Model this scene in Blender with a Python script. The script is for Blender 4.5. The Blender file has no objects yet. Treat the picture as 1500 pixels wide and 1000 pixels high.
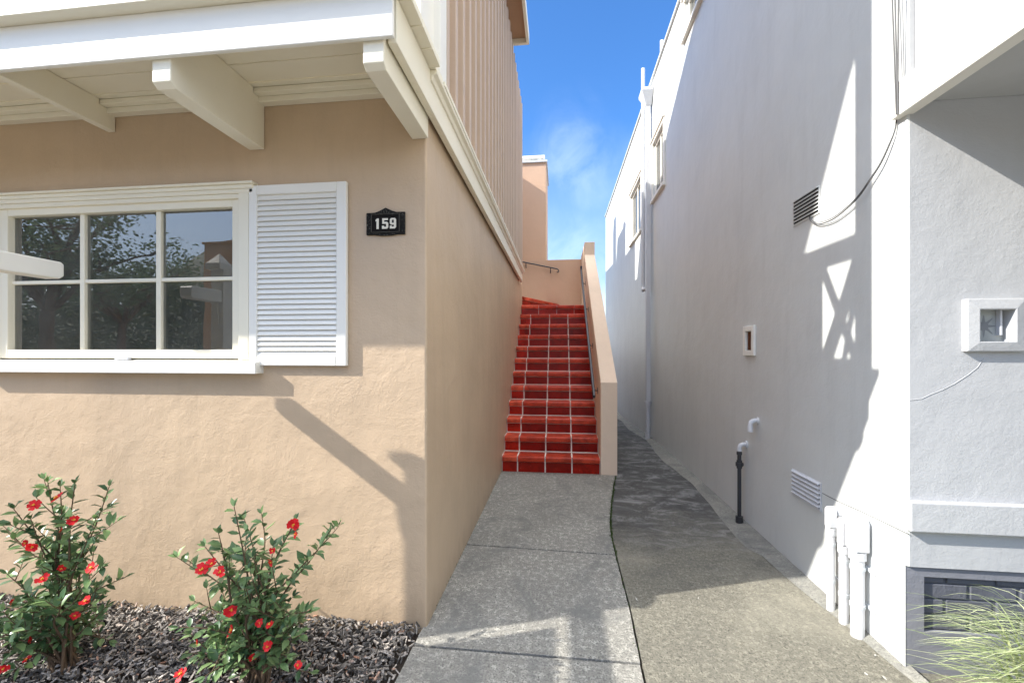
import bpy, bmesh, math, random
from mathutils import Vector, Matrix, noise as mnoise
random.seed(7)
scene = bpy.context.scene
COL = scene.collection
R = math.radians
# ---------------------------------------------------------------- camera frame
F, CX, CY, T, H = 612.0, 750.0, 515.0, R(6.43), 1.5
cT, sT = math.cos(T), math.sin(T)
def ray(px, py):
    a = (px-CX)/F
    return Vector((a*cT-sT, a*sT+cT, (CY-py)/F))
def onX(px, py, X): r = ray(px, py); r = r*(X/r.x); return Vector((r.x, r.y, r.z+H))
def onY(px, py, Y): r = ray(px, py); r = r*(Y/r.y); return Vector((r.x, r.y, r.z+H))
def onZ(px, py, Z): r = ray(px, py); r = r*((Z-H)/r.z); return Vector((r.x, r.y, Z))

YF, XL, XR, YR = 2.21, -0.717, 1.62, 2.15      # facade, left side wall, right side wall, right facade
DZ = H+1.455                                    # underside of deck boards
SUN = Vector((2.9, 1.0, -2.05)).normalized()    # direction the light travels

# ---------------------------------------------------------------- materials
def newmat(name):
    m = bpy.data.materials.new(name); m.use_nodes = True
    nt = m.node_tree; nt.nodes.clear()
    out = nt.nodes.new('ShaderNodeOutputMaterial'); b = nt.nodes.new('ShaderNodeBsdfPrincipled')
    nt.links.new(b.outputs[0], out.inputs[0])
    tc = nt.nodes.new('ShaderNodeTexCoord')
    return m, nt, b, tc
def nz(nt, tc, scale, detail=4, rough=.55, dist=0, vec=None, sc=None):
    n = nt.nodes.new('ShaderNodeTexNoise'); n.inputs['Scale'].default_value = scale
    n.inputs['Detail'].default_value = detail; n.inputs['Roughness'].default_value = rough
    n.inputs['Distortion'].default_value = dist
    src = tc.outputs['Object']
    if sc:
        mp = nt.nodes.new('ShaderNodeMapping'); mp.inputs['Scale'].default_value = sc
        nt.links.new(src, mp.inputs[0]); src = mp.outputs[0]
    nt.links.new(src, n.inputs['Vector'])
    return n.outputs['Fac']
def ramp(nt, fac, stops):
    r = nt.nodes.new('ShaderNodeValToRGB'); e = r.color_ramp.elements
    while len(e) < len(stops): e.new(.5)
    for i, (p, c) in enumerate(stops):
        e[i].position = p; e[i].color = (c, c, c, 1) if not hasattr(c, '__len__') else (*c, 1)
    nt.links.new(fac, r.inputs[0]); return r.outputs[0]
def mix(nt, fac, a, b, mode='MIX'):
    m = nt.nodes.new('ShaderNodeMix'); m.data_type = 'RGBA'; m.blend_type = mode
    m.clamp_factor = True
    for sock, v in ((0, fac), (6, a), (7, b)):
        if hasattr(v, 'links'): nt.links.new(v, m.inputs[sock])
        elif sock == 0: m.inputs[0].default_value = v
        else: m.inputs[sock].default_value = (*v, 1)
    return m.outputs[2]
def math_n(nt, op, a, b=None):
    m = nt.nodes.new('ShaderNodeMath'); m.operation = op
    for i, v in enumerate((a, b)):
        if v is None: continue
        if hasattr(v, 'links'): nt.links.new(v, m.inputs[i])
        else: m.inputs[i].default_value = v
    return m.outputs[0]
def bump(nt, b, h, strength, dist, prev=None):
    n = nt.nodes.new('ShaderNodeBump'); n.inputs['Strength'].default_value = strength
    n.inputs['Distance'].default_value = dist; nt.links.new(h, n.inputs['Height'])
    if prev is not None: nt.links.new(prev, n.inputs['Normal'])
    nt.links.new(n.outputs[0], b.inputs['Normal']); return n.outputs[0]
def v3(c, k): return tuple(min(1, x*k) for x in c)

def stucco(name, col, rough=.85, amp=1.0, var=.06, streak=.0, dirtz=None, spec=.3):
    m, nt, b, tc = newmat(name)
    n1 = nz(nt, tc, 1.3, 5, .6)
    c = ramp(nt, n1, [(.3, v3(col, 1-var)), (.7, v3(col, 1+var))])
    n3 = nz(nt, tc, 2.0, 6, .65, .4, sc=(3.5, 3.5, .45))
    if streak: c = mix(nt, ramp(nt, n3, [(.5, 0.0), (.75, streak)]), c, v3(col, .72))
    sp = nz(nt, tc, 60, 3, .5)
    c = mix(nt, ramp(nt, sp, [(.70, 0.0), (.80, .25)]), c, v3(col, .7))
    if dirtz is not None:
        sx = nt.nodes.new('ShaderNodeSeparateXYZ'); nt.links.new(tc.outputs['Object'], sx.inputs[0])
        zz = math_n(nt, 'ADD', sx.outputs[2], math_n(nt, 'MULTIPLY', n3, .5))
        c = mix(nt, ramp(nt, zz, [(dirtz, .45), (dirtz+.22, 0.0)]), c, v3(col, .45))
    nt.links.new(c, b.inputs['Base Color']); b.inputs['Roughness'].default_value = rough
    b.inputs['Specular IOR Level'].default_value = spec
    # trowelled relief: broad undulation, knobbly lumps, fine sand grain; patches of stronger and weaker texture
    pm = ramp(nt, nz(nt, tc, 1.8, 4, .6), [(.35, .35), (.65, 1.0)])
    fine = math_n(nt, 'MULTIPLY', math_n(nt, 'ADD', nz(nt, tc, 26, 7, .68, .25), math_n(nt, 'MULTIPLY', nz(nt, tc, 85, 4, .6), .5)), pm)
    p = bump(nt, b, nz(nt, tc, 3.2, 3, .5), .35*amp, .05)
    p = bump(nt, b, fine, .42*amp, .012, p)
    rid = math_n(nt, 'ABSOLUTE', math_n(nt, 'SUBTRACT', nz(nt, tc, 7, 5, .6, .5, sc=(1, 1, 1.7)), .5))
    bump(nt, b, ramp(nt, rid, [(.0, 1.0), (.05, 0.0)]), .10*amp, .006, p)
    return m
def paint(name, col, rough=.45, var=.03, bs=.12, scale=25, spec=.4):
    m, nt, b, tc = newmat(name)
    n = nz(nt, tc, 3.0, 5, .6)
    c = ramp(nt, n, [(.3, v3(col, 1-var)), (.7, v3(col, 1+var))])
    sp = nz(nt, tc, 40, 4, .6, .5)
    c = mix(nt, ramp(nt, sp, [(.68, 0.0), (.78, .3)]), c, v3(col, .75))
    nt.links.new(c, b.inputs['Base Color']); b.inputs['Roughness'].default_value = rough
    b.inputs['Specular IOR Level'].default_value = spec
    bump(nt, b, nz(nt, tc, scale, 5, .6), bs, .01)
    return m
def concrete(name, lo, hi, fine, stain=None, stainf=.5, agg=140, bs=.5, ydark=None, tint=None):
    m, nt, b, tc = newmat(name)
    n = nz(nt, tc, 2.2, 6, .65, .3)
    c = ramp(nt, n, [(.3, lo), (.7, hi)])
    s = nz(nt, tc, agg, 3, .7)
    c = mix(nt, ramp(nt, s, [(.38, fine), (.52, 0.0)]), c, v3(lo, .30))
    c = mix(nt, ramp(nt, s, [(.62, 0.0), (.74, fine*.7)]), c, v3(hi, 1.45))
    s3 = nz(nt, tc, agg*.5, 2, .5)
    c = mix(nt, ramp(nt, s3, [(.30, fine), (.40, 0.0)]), c, v3(lo, .25))
    s2 = nz(nt, tc, agg*.28, 5, .7)
    c = mix(nt, ramp(nt, s2, [(.48, fine*.8), (.62, 0.0)]), c, v3(lo, .5))
    if name == 'alley_concrete':
        c = mix(nt, ramp(nt, nz(nt, tc, 24, 2, .5, .6, sc=(1, .6, 1)), [(.745, 0.0), (.77, .8)]), c, (.70, .68, .62))
        c = mix(nt, ramp(nt, nz(nt, tc, .9, 5, .6), [(.5, 0.0), (.62, .35)]), c, v3(hi, 1.25))
    if stain:
        w = nz(nt, tc, 1.7, 7, .7, 1.4)
        c = mix(nt, ramp(nt, w, [(.50, 0.0), (.64, stainf)]), c, stain)
    if tint:
        w2 = nz(nt, tc, 5.5, 6, .75, .8)
        c = mix(nt, ramp(nt, w2, [(.60, 0.0), (.72, .5)]), c, tint)
    if ydark:   # weathered damp strip at the back of the alley: dark algae stains with pale worn ridges
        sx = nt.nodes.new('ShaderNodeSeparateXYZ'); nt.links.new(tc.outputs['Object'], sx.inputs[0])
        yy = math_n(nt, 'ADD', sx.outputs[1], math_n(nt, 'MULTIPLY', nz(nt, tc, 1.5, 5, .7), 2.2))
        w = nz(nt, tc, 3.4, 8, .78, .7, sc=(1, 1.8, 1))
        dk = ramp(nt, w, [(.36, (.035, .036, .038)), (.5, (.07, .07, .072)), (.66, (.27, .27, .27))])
        c = mix(nt, ramp(nt, math_n(nt, 'MULTIPLY', yy, .1), [(ydark*.1, 0.0), (ydark*.1+.12, .85)]), c, dk)
    nt.links.new(c, b.inputs['Base Color'])
    b.inputs['Roughness'].default_value = .88; b.inputs['Specular IOR Level'].default_value = .3
    h = mix(nt, .45, s, s2)
    p = bump(nt, b, h, bs, .01)
    bump(nt, b, nz(nt, tc, 6, 4, .6), .25, .03, p)
    return m
M = {}
M['stucco_tan'] = stucco('stucco_tan', (.53, .396, .266), var=.07, amp=.8, streak=.26, dirtz=.18, rough=.5, spec=.55)
M['stucco_tan2'] = stucco('stucco_tan_stair', (.56, .385, .27), var=.04, amp=.5, streak=.05)
M['stucco_white'] = stucco('stucco_white', (.60, .615, .605), var=.05, streak=.26, amp=.42, dirtz=.05, rough=.42, spec=.55)
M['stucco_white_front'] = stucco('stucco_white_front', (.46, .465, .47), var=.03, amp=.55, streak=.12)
M['plinth'] = stucco('plinth_grey', (.21, .215, .24), var=.05, amp=.7)
M['brick'] = stucco('painted_brick', (.11, .115, .135), var=.12, amp=1.1)
M['cream'] = paint('cream_paint', (.82, .765, .62), .5, .02)
M['white'] = paint('white_paint', (.80, .78, .72), .45, .015)
M['siding'] = paint('siding_paint', (.54, .42, .32), .5, .03, .2, 30)
M['soffit_tan'] = paint('soffit_tan', (.45, .28, .17), .6, .04)
M['pipe_white'] = paint('pipe_white', (.60, .61, .63), .45, .03)
M['pipe_grey'] = paint('pipe_grey', (.55, .56, .585), .5, .04)
M['pipe_black'] = paint('pipe_black', (.035, .037, .042), .5, .2, .4, 60)
M['iron'] = paint('iron_black', (.03, .035, .045), .35, .1, .1)
M['cable'] = paint('cable_grey', (.10, .10, .10), .5)
M['dark'] = paint('dark_void', (.03, .03, .03), .9)
M['rust'] = paint('rusty_brown', (.20, .07, .03), .8, .3)
M['room'] = paint('room_wall', (.42, .38, .30), .9)
M['curtain'] = paint('teal_curtain', (.05, .16, .14), .9)
M['roof'] = paint('roof_shingle', (.16, .15, .14), .9, .1, .4, 40)
M['metal'] = paint('galvanised', (.55, .58, .60), .35, .05)
M['orange'] = stucco('orange_stucco', (.72, .38, .17), amp=.4)
M['wood_post'] = M['white']
M['walk'] = concrete('walk_concrete', (.35, .34, .305), (.57, .55, .485), .85, stain=(.17, .17, .16), stainf=.75, agg=100, tint=(.27, .27, .22), bs=1.0)
M['alley'] = concrete('alley_concrete', (.215, .203, .165), (.305, .287, .225), .7, agg=130, bs=.6, ydark=4.0)
M['kerbm'] = concrete('kerb_concrete', (.22, .22, .20), (.33, .32, .28), .4, stain=(.10, .10, .10), stainf=.6)
M['street'] = concrete('street_asphalt', (.19, .185, .17), (.25, .245, .23), .3)
M['soil'] = concrete('soil_dark', (.035, .028, .022), (.07, .055, .045), .5)

def tile(name, c1, c2, rough):
    m, nt, b, tc = newmat(name)
    g = nt.nodes.new('ShaderNodeNewGeometry')
    c = ramp(nt, g.outputs['Random Per Island'], [(0.0, c1), (1.0, c2)])
    n = nz(nt, tc, 9, 5, .65, .2)
    c = mix(nt, ramp(nt, n, [(.40, .6), (.60, 0.0)]), c, v3(c1, .5))
    c = mix(nt, ramp(nt, nz(nt, tc, 3.1, 6, .7, .8), [(.52, 0.0), (.66, .6)]), c, v3(c1, .28))   # grime
    c = mix(nt, ramp(nt, nz(nt, tc, 45, 3, .6), [(.70, 0.0), (.78, .5)]), c, (.62, .40, .33))      # chips and lime
    nt.links.new(c, b.inputs['Base Color']); b.inputs['Roughness'].default_value = rough
    b.inputs['Specular IOR Level'].default_value = .18
    bump(nt, b, nz(nt, tc, 14, 4, .6), .15, .01)
    return m
M['tile_riser'] = tile('tile_riser_red', (.26, .008, .004), (.46, .020, .008), .3)
M['tile_nose'] = tile('tile_nosing_red', (.46, .046, .020), (.68, .105, .050), .36)
M['grout'] = paint('grout', (.80, .74, .66), .9, .12)

def glass():
    m, nt, b, tc = newmat('window_glass')
    nt.nodes.remove(b)
    out = [n for n in nt.nodes if n.type == 'OUTPUT_MATERIAL'][0]
    tr = nt.nodes.new('ShaderNodeBsdfTransparent'); tr.inputs[0].default_value = (.75, .8, .78, 1)
    gl = nt.nodes.new('ShaderNodeBsdfGlossy'); gl.inputs['Roughness'].default_value = .0
    fr = nt.nodes.new('ShaderNodeFresnel'); fr.inputs['IOR'].default_value = 2.5
    mx = nt.nodes.new('ShaderNodeMixShader')
    n = nz(nt, tc, 2.5, 2, .5)
    bp = nt.nodes.new('ShaderNodeBump'); bp.inputs['Strength'].default_value = .05; bp.inputs['Distance'].default_value = .02
    nt.links.new(n, bp.inputs['Height']); nt.links.new(bp.outputs[0], gl.inputs['Normal'])
    nt.links.new(fr.outputs[0], mx.inputs[0]); nt.links.new(tr.outputs[0], mx.inputs[1]); nt.links.new(gl.outputs[0], mx.inputs[2])
    df = nt.nodes.new('ShaderNodeBsdfDiffuse'); df.inputs[0].default_value = (.62, .62, .56, 1)
    m2 = nt.nodes.new('ShaderNodeMixShader')
    nt.links.new(ramp(nt, nz(nt, tc, 3, 6, .7), [(.3, .04), (.7, .11)]), m2.inputs[0])   # pale veil painted in to lighten the reflection
    nt.links.new(mx.outputs[0], m2.inputs[1]); nt.links.new(df.outputs[0], m2.inputs[2])
    nt.links.new(m2.outputs[0], out.inputs[0]); return m
M['glass'] = glass()

def leafmat(name, c1, c2, rough=.35, trans=.25, spec=.5):
    m, nt, b, tc = newmat(name)
    g = nt.nodes.new('ShaderNodeNewGeometry')
    c = ramp(nt, g.outputs['Random Per Island'], [(0.0, c1), (.8, c2), (1.0, v3(c2, 1.6))])
    nt.links.new(c, b.inputs['Base Color']); b.inputs['Roughness'].default_value = rough
    b.inputs['Specular IOR Level'].default_value = spec
    out = [n for n in nt.nodes if n.type == 'OUTPUT_MATERIAL'][0]
    tl = nt.nodes.new('ShaderNodeBsdfTranslucent'); nt.links.new(c, tl.inputs[0])
    mx = nt.nodes.new('ShaderNodeMixShader'); mx.inputs[0].default_value = trans
    nt.links.new(b.outputs[0], mx.inputs[1]); nt.links.new(tl.outputs[0], mx.inputs[2]); nt.links.new(mx.outputs[0], out.inputs[0])
    return m
M['leaf'] = leafmat('camellia_leaf', (.045, .105, .045), (.17, .26, .10), .36, .15, .5)
M['tree_leaf'] = leafmat('tree_leaf', (.05, .10, .045), (.14, .20, .09), .6)
M['petal'] = leafmat('red_petal', (.55, .008, .012), (.72, .02, .03), .5, .3, .3)
M['stamen'] = paint('yellow_stamen', (.75, .42, .05), .7)
M['bark'] = paint('bark', (.13, .085, .05), .8, .2, .5, 60)
M['grass'] = leafmat('grass_blade', (.20, .28, .10), (.58, .62, .36), .45, .3, .4)
M['moss'] = leafmat('moss', (.03, .06, .012), (.07, .11, .03), .8, .1, .1)
def chipmat():
    m, nt, b, tc = newmat('mulch_chip')
    g = nt.nodes.new('ShaderNodeNewGeometry')
    c = ramp(nt, g.outputs['Random Per Island'], [(0.0, (.03, .027, .025)), (.30, (.11, .10, .09)), (.62, (.32, .29, .26)), (.93, (.62, .55, .48)), (1.0, (.45, .22, .13))])
    n = nz(nt, tc, 120, 3, .6)
    c = mix(nt, ramp(nt, n, [(.4, .5), (.6, 0.0)]), c, (.02, .02, .02))
    nt.links.new(c, b.inputs['Base Color']); b.inputs['Roughness'].default_value = .75
    return m
M['chip'] = chipmat()

# ---------------------------------------------------------------- mesh helpers
class MB:
    def __init__(s): s.v = []; s.f = []; s.m = []; s.mi = 0; s.sm = []
    def add(s, vs, fs, smooth=False, mi=None):
        o = len(s.v); s.v += [tuple(v) for v in vs]
        for f in fs: s.f.append(tuple(i+o for i in f)); s.m.append(s.mi if mi is None else mi); s.sm.append(smooth)
        return s
    def box(s, x0, x1, y0, y1, z0, z1, mi=None):
        x0, x1 = sorted((x0, x1)); y0, y1 = sorted((y0, y1)); z0, z1 = sorted((z0, z1))
        vs = [(x0,y0,z0),(x1,y0,z0),(x1,y1,z0),(x0,y1,z0),(x0,y0,z1),(x1,y0,z1),(x1,y1,z1),(x0,y1,z1)]
        return s.add(vs, [(0,3,2,1),(4,5,6,7),(0,1,5,4),(1,2,6,5),(2,3,7,6),(3,0,4,7)], mi=mi)
    def obox(s, c, ax, ay, az, mi=None):   # oriented box, half axes
        c = Vector(c); vs = []
        for k in (-1, 1):
            for i, j in ((-1,-1),(1,-1),(1,1),(-1,1)): vs.append(c+ax*i+ay*j+az*k)
        return s.add(vs, [(0,3,2,1),(4,5,6,7),(0,1,5,4),(1,2,6,5),(2,3,7,6),(3,0,4,7)], mi=mi)
    def bar(s, p, q, w, h, up=Vector((0,0,1)), mi=None):
        p, q = Vector(p), Vector(q); d = q-p; u = d.normalized()
        side = u.cross(up)
        if side.length < 1e-4: side = u.cross(Vector((1,0,0)))
        side.normalize(); n = side.cross(u)
        return s.obox((p+q)/2, d/2, side*w/2, n*h/2, mi)
    def prism(s, poly, axis, a, b, mi=None):   # poly of 2-tuples in the other two axes
        def P(u, v, w): return {0:(w,u,v), 1:(u,w,v), 2:(u,v,w)}[axis]
        n = len(poly); vs = [P(u,v,a) for u,v in poly]+[P(u,v,b) for u,v in poly]
        fs = [tuple(range(n-1,-1,-1)), tuple(range(n,2*n))]+[(i,(i+1)%n,(i+1)%n+n,i+n) for i in range(n)]
        return s.add(vs, fs, mi=mi)
    def tube(s, pts, r, n=10, caps=True, mi=None, smooth=True):
        pts = [Vector(p) for p in pts]; rs = r if hasattr(r, '__len__') else [r]*len(pts)
        vs = []; prev = None
        for i, p in enumerate(pts):
            d = (pts[min(i+1, len(pts)-1)]-pts[max(i-1, 0)]).normalized()
            if prev is None:
                prev = d.cross(Vector((0,0,1)));
                if prev.length < 1e-3: prev = d.cross(Vector((1,0,0)))
            a = (prev-d*prev.dot(d)).normalized(); prev = a; b = d.cross(a)
            for k in range(n):
                t = 2*math.pi*k/n; vs.append(p+(a*math.cos(t)+b*math.sin(t))*rs[i])
        fs = []
        for i in range(len(pts)-1):
            for k in range(n): fs.append((i*n+k, i*n+(k+1)%n, (i+1)*n+(k+1)%n, (i+1)*n+k))
        s.add(vs, fs, smooth, mi)
        if caps:
            s.add(vs[:n], [tuple(range(n-1,-1,-1))], mi=mi); s.add(vs[-n:], [tuple(range(n))], mi=mi)
        return s
    def build(s, name, mats, parent=None, bevel=0, loc=None, fixn=True):
        me = bpy.data.meshes.new(name)
        if loc is not None: s.v = [tuple(Vector(v)-Vector(loc)) for v in s.v]
        me.from_pydata(s.v, [], s.f); me.update()
        if not isinstance(mats, (list, tuple)): mats = [mats]
        for m in mats: me.materials.append(m)
        for p, mi, sm in zip(me.polygons, s.m, s.sm): p.material_index = mi; p.use_smooth = sm
        if fixn:
            bm = bmesh.new(); bm.from_mesh(me); bmesh.ops.recalc_face_normals(bm, faces=bm.faces); bm.to_mesh(me); bm.free()
        o = bpy.data.objects.new(name, me); COL.objects.link(o)
        if loc is not None: o.location = loc
        if parent is not None:
            o.parent = parent
            w_ = Vector(parent.location)+(Vector(parent.parent.location) if parent.parent else Vector((0, 0, 0)))
            o.location = (Vector(loc) if loc is not None else Vector((0, 0, 0)))-w_
        if bevel:
            b = o.modifiers.new('bevel', 'BEVEL'); b.width = bevel; b.segments = 2; b.limit_method = 'ANGLE'; b.angle_limit = R(40)
        return o
def tag(o, label=None, cat=None, group=None, kind=None):
    if label: o['label'] = label
    if cat: o['category'] = cat
    if group: o['group'] = group
    if kind: o['kind'] = kind
    return o
def empty(name, loc, label, cat, group=None):
    o = bpy.data.objects.new(name, None); COL.objects.link(o); o.location = loc; o.empty_display_size = .1
    return tag(o, label, cat, group)
def wall_grid(mb, axis, c, u0, u1, z0, z1, holes, depth, step=None, zs=()):
    """vertical wall face at axis=c (0: plane X=c, u is Y; 1: plane Y=c, u is X) with holes (u0,u1,z0,z1), reveals to c+depth"""
    us = {u0, u1}; zz = {z0, z1} | set(zs)
    for h in holes: us |= {h[0], h[1]}; zz |= {h[2], h[3]}
    us = sorted(us); zz = sorted(zz)
    def P(u, z, w=c): return (w, u, z) if axis == 0 else (u, w, z)
    for i in range(len(us)-1):
        for j in range(len(zz)-1):
            cu, cz = (us[i]+us[i+1])/2, (zz[j]+zz[j+1])/2
            if any(h[0] < cu < h[1] and h[2] < cz < h[3] for h in holes): continue
            mb.add([P(us[i],zz[j]), P(us[i+1],zz[j]), P(us[i+1],zz[j+1]), P(us[i],zz[j+1])], [(0,1,2,3)])
    for a, b, e, f in holes:
        d = c+depth
        for q in ([P(a,e),P(b,e),P(b,e,d),P(a,e,d)], [P(a,f),P(b,f),P(b,f,d),P(a,f,d)],
                  [P(a,e),P(a,f),P(a,f,d),P(a,e,d)], [P(b,e),P(b,f),P(b,f,d),P(b,e,d)]):
            mb.add(q, [(0,1,2,3)])
def corner(mb, cx, cy, r, a0, a1, z0, z1, n=5):
    vs = []
    for k in range(n+1):
        t = a0+(a1-a0)*k/n
        vs += [(cx+r*math.cos(t), cy+r*math.sin(t), z0), (cx+r*math.cos(t), cy+r*math.sin(t), z1)]
    mb.add(vs, [(2*k, 2*k+2, 2*k+3, 2*k+1) for k in range(n)], smooth=True)

# ================================================================= SETTING
def gz(y): t = max(0, min(1, (y-6)/6)); return -.21*t*t*(3-2*t)
def sheet(name, outline_cols, ys, dz, mat, thick=0):
    """strip mesh: for each y in ys a pair (xl, xr) from outline_cols(y)"""
    mb = MB(); vs = []
    for y in ys:
        a, b = outline_cols(y); vs += [(a, y, gz(y)+dz), (b, y, gz(y)+dz)]
    mb.add(vs, [(2*i, 2*i+1, 2*i+3, 2*i+2) for i in range(len(ys)-1)])
    if thick:
        n = len(ys)
        lo = [(x, y, z-thick) for x, y, z in vs]
        mb.add(vs+lo, [(2*i, 2*i+2, 2*i+2+2*n, 2*i+2*n) for i in range(n-1)] + [(2*i+1, 2*i+3, 2*i+3+2*n, 2*i+1+2*n) for i in range(n-1)]
               + [(0, 1, 1+2*n, 2*n), (2*n-2, 2*n-1, 4*n-1, 4*n-2)])
    return mb
ysg = [-300, -60, -20, -9, -4, 0, 2, 4, 6]+[6+.5*i for i in range(1, 13)]+[14, 20, 60, 300]
def gcol(y): return (-300, 300)
mb = sheet('ground', gcol, ysg, -.035, None)
tag(mb.build('ground', M['soil']), kind='structure')
# pale street surface behind the camera (gives the bounce light)
tag(MB().add([(-60,-60,-.02),(60,-60,-.02),(60,-1.6,-.02),(-60,-1.6,-.02)], [(0,1,2,3)]).build('street', M['street']), kind='structure')

# seam between walk slabs and alley slab (pixel measured, on z=0)
seam_px = [(945,1000),(940,975),(925,900),(912,850),(903,815),(896,785),(894,760),(896,735),(900,705),(902,696)]
seam = [onZ(x, y, 0) for x, y in seam_px]
seam = [Vector((seam[0].x+.05, .3, 0)), Vector((seam[0].x+.02, 1.3, 0))]+seam
def seam_x(y):
    for a, b in zip(seam[:-1], seam[1:]):
        if a.y <= y <= b.y: return a.x+(b.x-a.x)*(y-a.y)/(b.y-a.y)
    return seam[0].x if y < seam[0].y else seam[-1].x
# joints between slabs
j1a, j1b = onZ(686, 797, 0), onZ(898, 812, 0)
j2a, j2b = onZ(622, 946, 0), onZ(940, 972, 0)
bed_edge = lambda y: -.735 if y > 2.2 else -.735+(y-2.2)*.02
def slab(y0a, y0b, y1a, y1b, name='walk'):
    mb = MB(); n = 14; g = .008; vs = []
    random.seed(int(y0a*100)+5)
    for i in range(n+1):
        t = i/n
        ya = y0a+(y1a-y0a)*t; yb = y0b+(y1b-y0b)*t
        vs += [(bed_edge(ya)+.004*random.uniform(-1,1), ya+g*(1-2*t), .0), (seam_x(yb)-.006+.003*random.uniform(-1,1), yb+g*(1-2*t), .0)]
    top = vs; lo = [(x, y, z-.03) for x, y, z in vs]; N = len(vs)
    mb.add(top+lo, [(2*i, 2*i+1, 2*i+3, 2*i+2) for i in range(n)]
           + [(2*i, 2*i+2, 2*i+2+N, 2*i+N) for i in range(n)] + [(2*i+1, 2*i+3, 2*i+3+N, 2*i+1+N) for i in range(n)]
           + [(0, 1, 1+N, N), (N-2, N-1, 2*N-1, 2*N-2)])
    return mb
W = MB()
for q in ((.2, .2, j2a.y, j2b.y), (j2a.y, j2b.y, j1a.y, j1b.y), (j1a.y, j1b.y, 5.215, 5.215)):
    s = slab(*q); W.add(s.v, s.f)
tag(W.build('walkway', M['walk']), kind='structure')
# alley slab
ysa = [.2+.1*i for i in range(52)]+[5.5+.5*i for i in range(21)]+[18, 30]
def acol(y):
    l = seam_x(y)+.006 if y < 5.2 else .62
    return (l, 1.50+.02*math.sin(y*1.3) if y > 2.15 else 3.5 if y < 2.0 else 1.8)
A = sheet('alley', lambda y: (acol(y)[0], 1.80), ysa, -.004, None, .026)
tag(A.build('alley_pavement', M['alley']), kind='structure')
tag(MB().add([(1.8, .2, -.006), (9, .2, -.006), (9, YR+.1, -.006), (1.8, YR+.1, -.006)], [(0,1,2,3)]).build('forecourt', M['alley']), kind='structure')
# cement fillet at the foot of the white wall
K = MB(); vs = []
yk = [2.06+.12*i for i in range(105)]
for i, y in enumerate(yk):
    wv = min(1, max(.05, (y-2.05)/.6))*.10+.035*min(1, max(0, y-2.1))*math.sin(y*2.3)+.03*mnoise.noise(Vector((y*2.1, 3, 0)))+ (.06 if y > 3.3 else 0)
    vs += [(XR-wv, y, gz(y)-.001), (XR-wv*.5, y, gz(y)+.012), (XR+.02, y, gz(y)+.028)]
K.add(vs, [(3*i+k, 3*i+k+1, 3*i+k+4, 3*i+k+3) for i in range(len(yk)-1) for k in range(2)])
tag(K.build('kerb', M['kerbm']), kind='structure')
# front strip in front of the camera towards the street
tag(MB().box(-60, 60, -1.62, .19, -.03, -.005).build('pavement', M['street']), kind='structure')

# wooded hills across the valley behind the camera (they show in the window)
hl = MB(); vs = []; n = 70
for i in range(n+1):
    a = R(150+240*i/n)
    for j in range(7):
        rr = 55+12*j; hh_ = (17+7*math.sin(i*.31)+5*math.sin(i*.83+1)+2.0*math.sin(i*2.7))*math.sin(min(1, j/4.5)*math.pi/2)
        hh_ += 1.2*mnoise.noise(Vector((i*.9, j*1.3, 0)))
        vs.append((rr*math.cos(a), rr*math.sin(a), hh_-1.2))
hl.add(vs, [(i*7+j, (i+1)*7+j, (i+1)*7+j+1, i*7+j+1) for i in range(n) for j in range(6)], smooth=True)
M['hill'] = concrete('wooded_hill', (.035, .05, .02), (.09, .10, .05), .5, stain=(.16, .13, .08), stainf=.5, agg=.8, bs=1.0)
tag(hl.build('hills', M['hill']), kind='structure')

# moss tufts growing in the seam
mo = MB(); random.seed(3); rng_m = random.Random(1)
for i in range(1500):
    y = random.choice([random.uniform(3.0, 5.2), random.uniform(1.7, 5.2), random.gauss(3.9, .5)])
    if not 1.6 < y < 5.2 or (y < 3.15 and rng_m.random() < .85): continue
    p = Vector((seam_x(y)+random.gauss(0, .007), y, -.012)); a = random.uniform(0, 6.3); h = random.uniform(.012, .026)
    d = Vector((math.cos(a), math.sin(a), 0))*random.uniform(.002, .006)
    mo.add([p-d, p+d, p+Vector((random.uniform(-.008, .008), random.uniform(-.008, .008), h))], [(0,1,2)])
for i in range(500):
    y = random.uniform(2.3, 5.1); p = Vector((bed_edge(y)+.012, y, 0)); d = Vector((random.uniform(-.004,.004), .004, 0))
    mo.add([p-d, p+d, p+Vector((random.uniform(0, .012), 0, random.uniform(.006, .018)))], [(0,1,2)])
tag(mo.build('moss', M['moss'], fixn=False), 'green moss growing in the seam between the two paving slabs', 'moss', kind='stuff')

# bark mulch
ml = MB(); random.seed(11)
for i in range(15000):
    x = random.uniform(-3.6, -.75); y = random.uniform(1.15, YF-.005)
    if x > -.80 and random.random() < .5: continue
    L = random.uniform(.007, .021); wd = random.uniform(.003, .007); th = random.uniform(.0012, .003)
    rot = Matrix.Rotation(random.uniform(0, 6.28), 3, 'Z') @ Matrix.Rotation(random.gauss(0, .45), 3, 'Y') @ Matrix.Rotation(random.gauss(0, .6), 3, 'X')
    z = random.uniform(-.01, .022)+.018*mnoise.noise(Vector((x*4, y*4, 0)))
    c = Vector((x, y, z)); ax = rot @ Vector((L, 0, 0)); ay = rot @ Vector((0, wd, 0)); az = rot @ Vector((0, 0, th))
    tw = random.uniform(.2, .9)
    ml.add([c-ax-ay*tw, c+ax-ay, c+ax+ay*tw, c-ax+ay, c-ax*.9-ay*tw+az*2, c+ax*.95-ay+az*2, c+ax+ay*tw+az*2, c-ax*.9+ay+az*2],
           [(4,5,6,7),(0,1,5,4),(1,2,6,5),(2,3,7,6),(3,0,4,7)])
tag(ml.build('bark_mulch', M['chip'], fixn=False), 'dark bark mulch covering the planting bed below the tan wall', 'mulch', kind='stuff')

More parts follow.
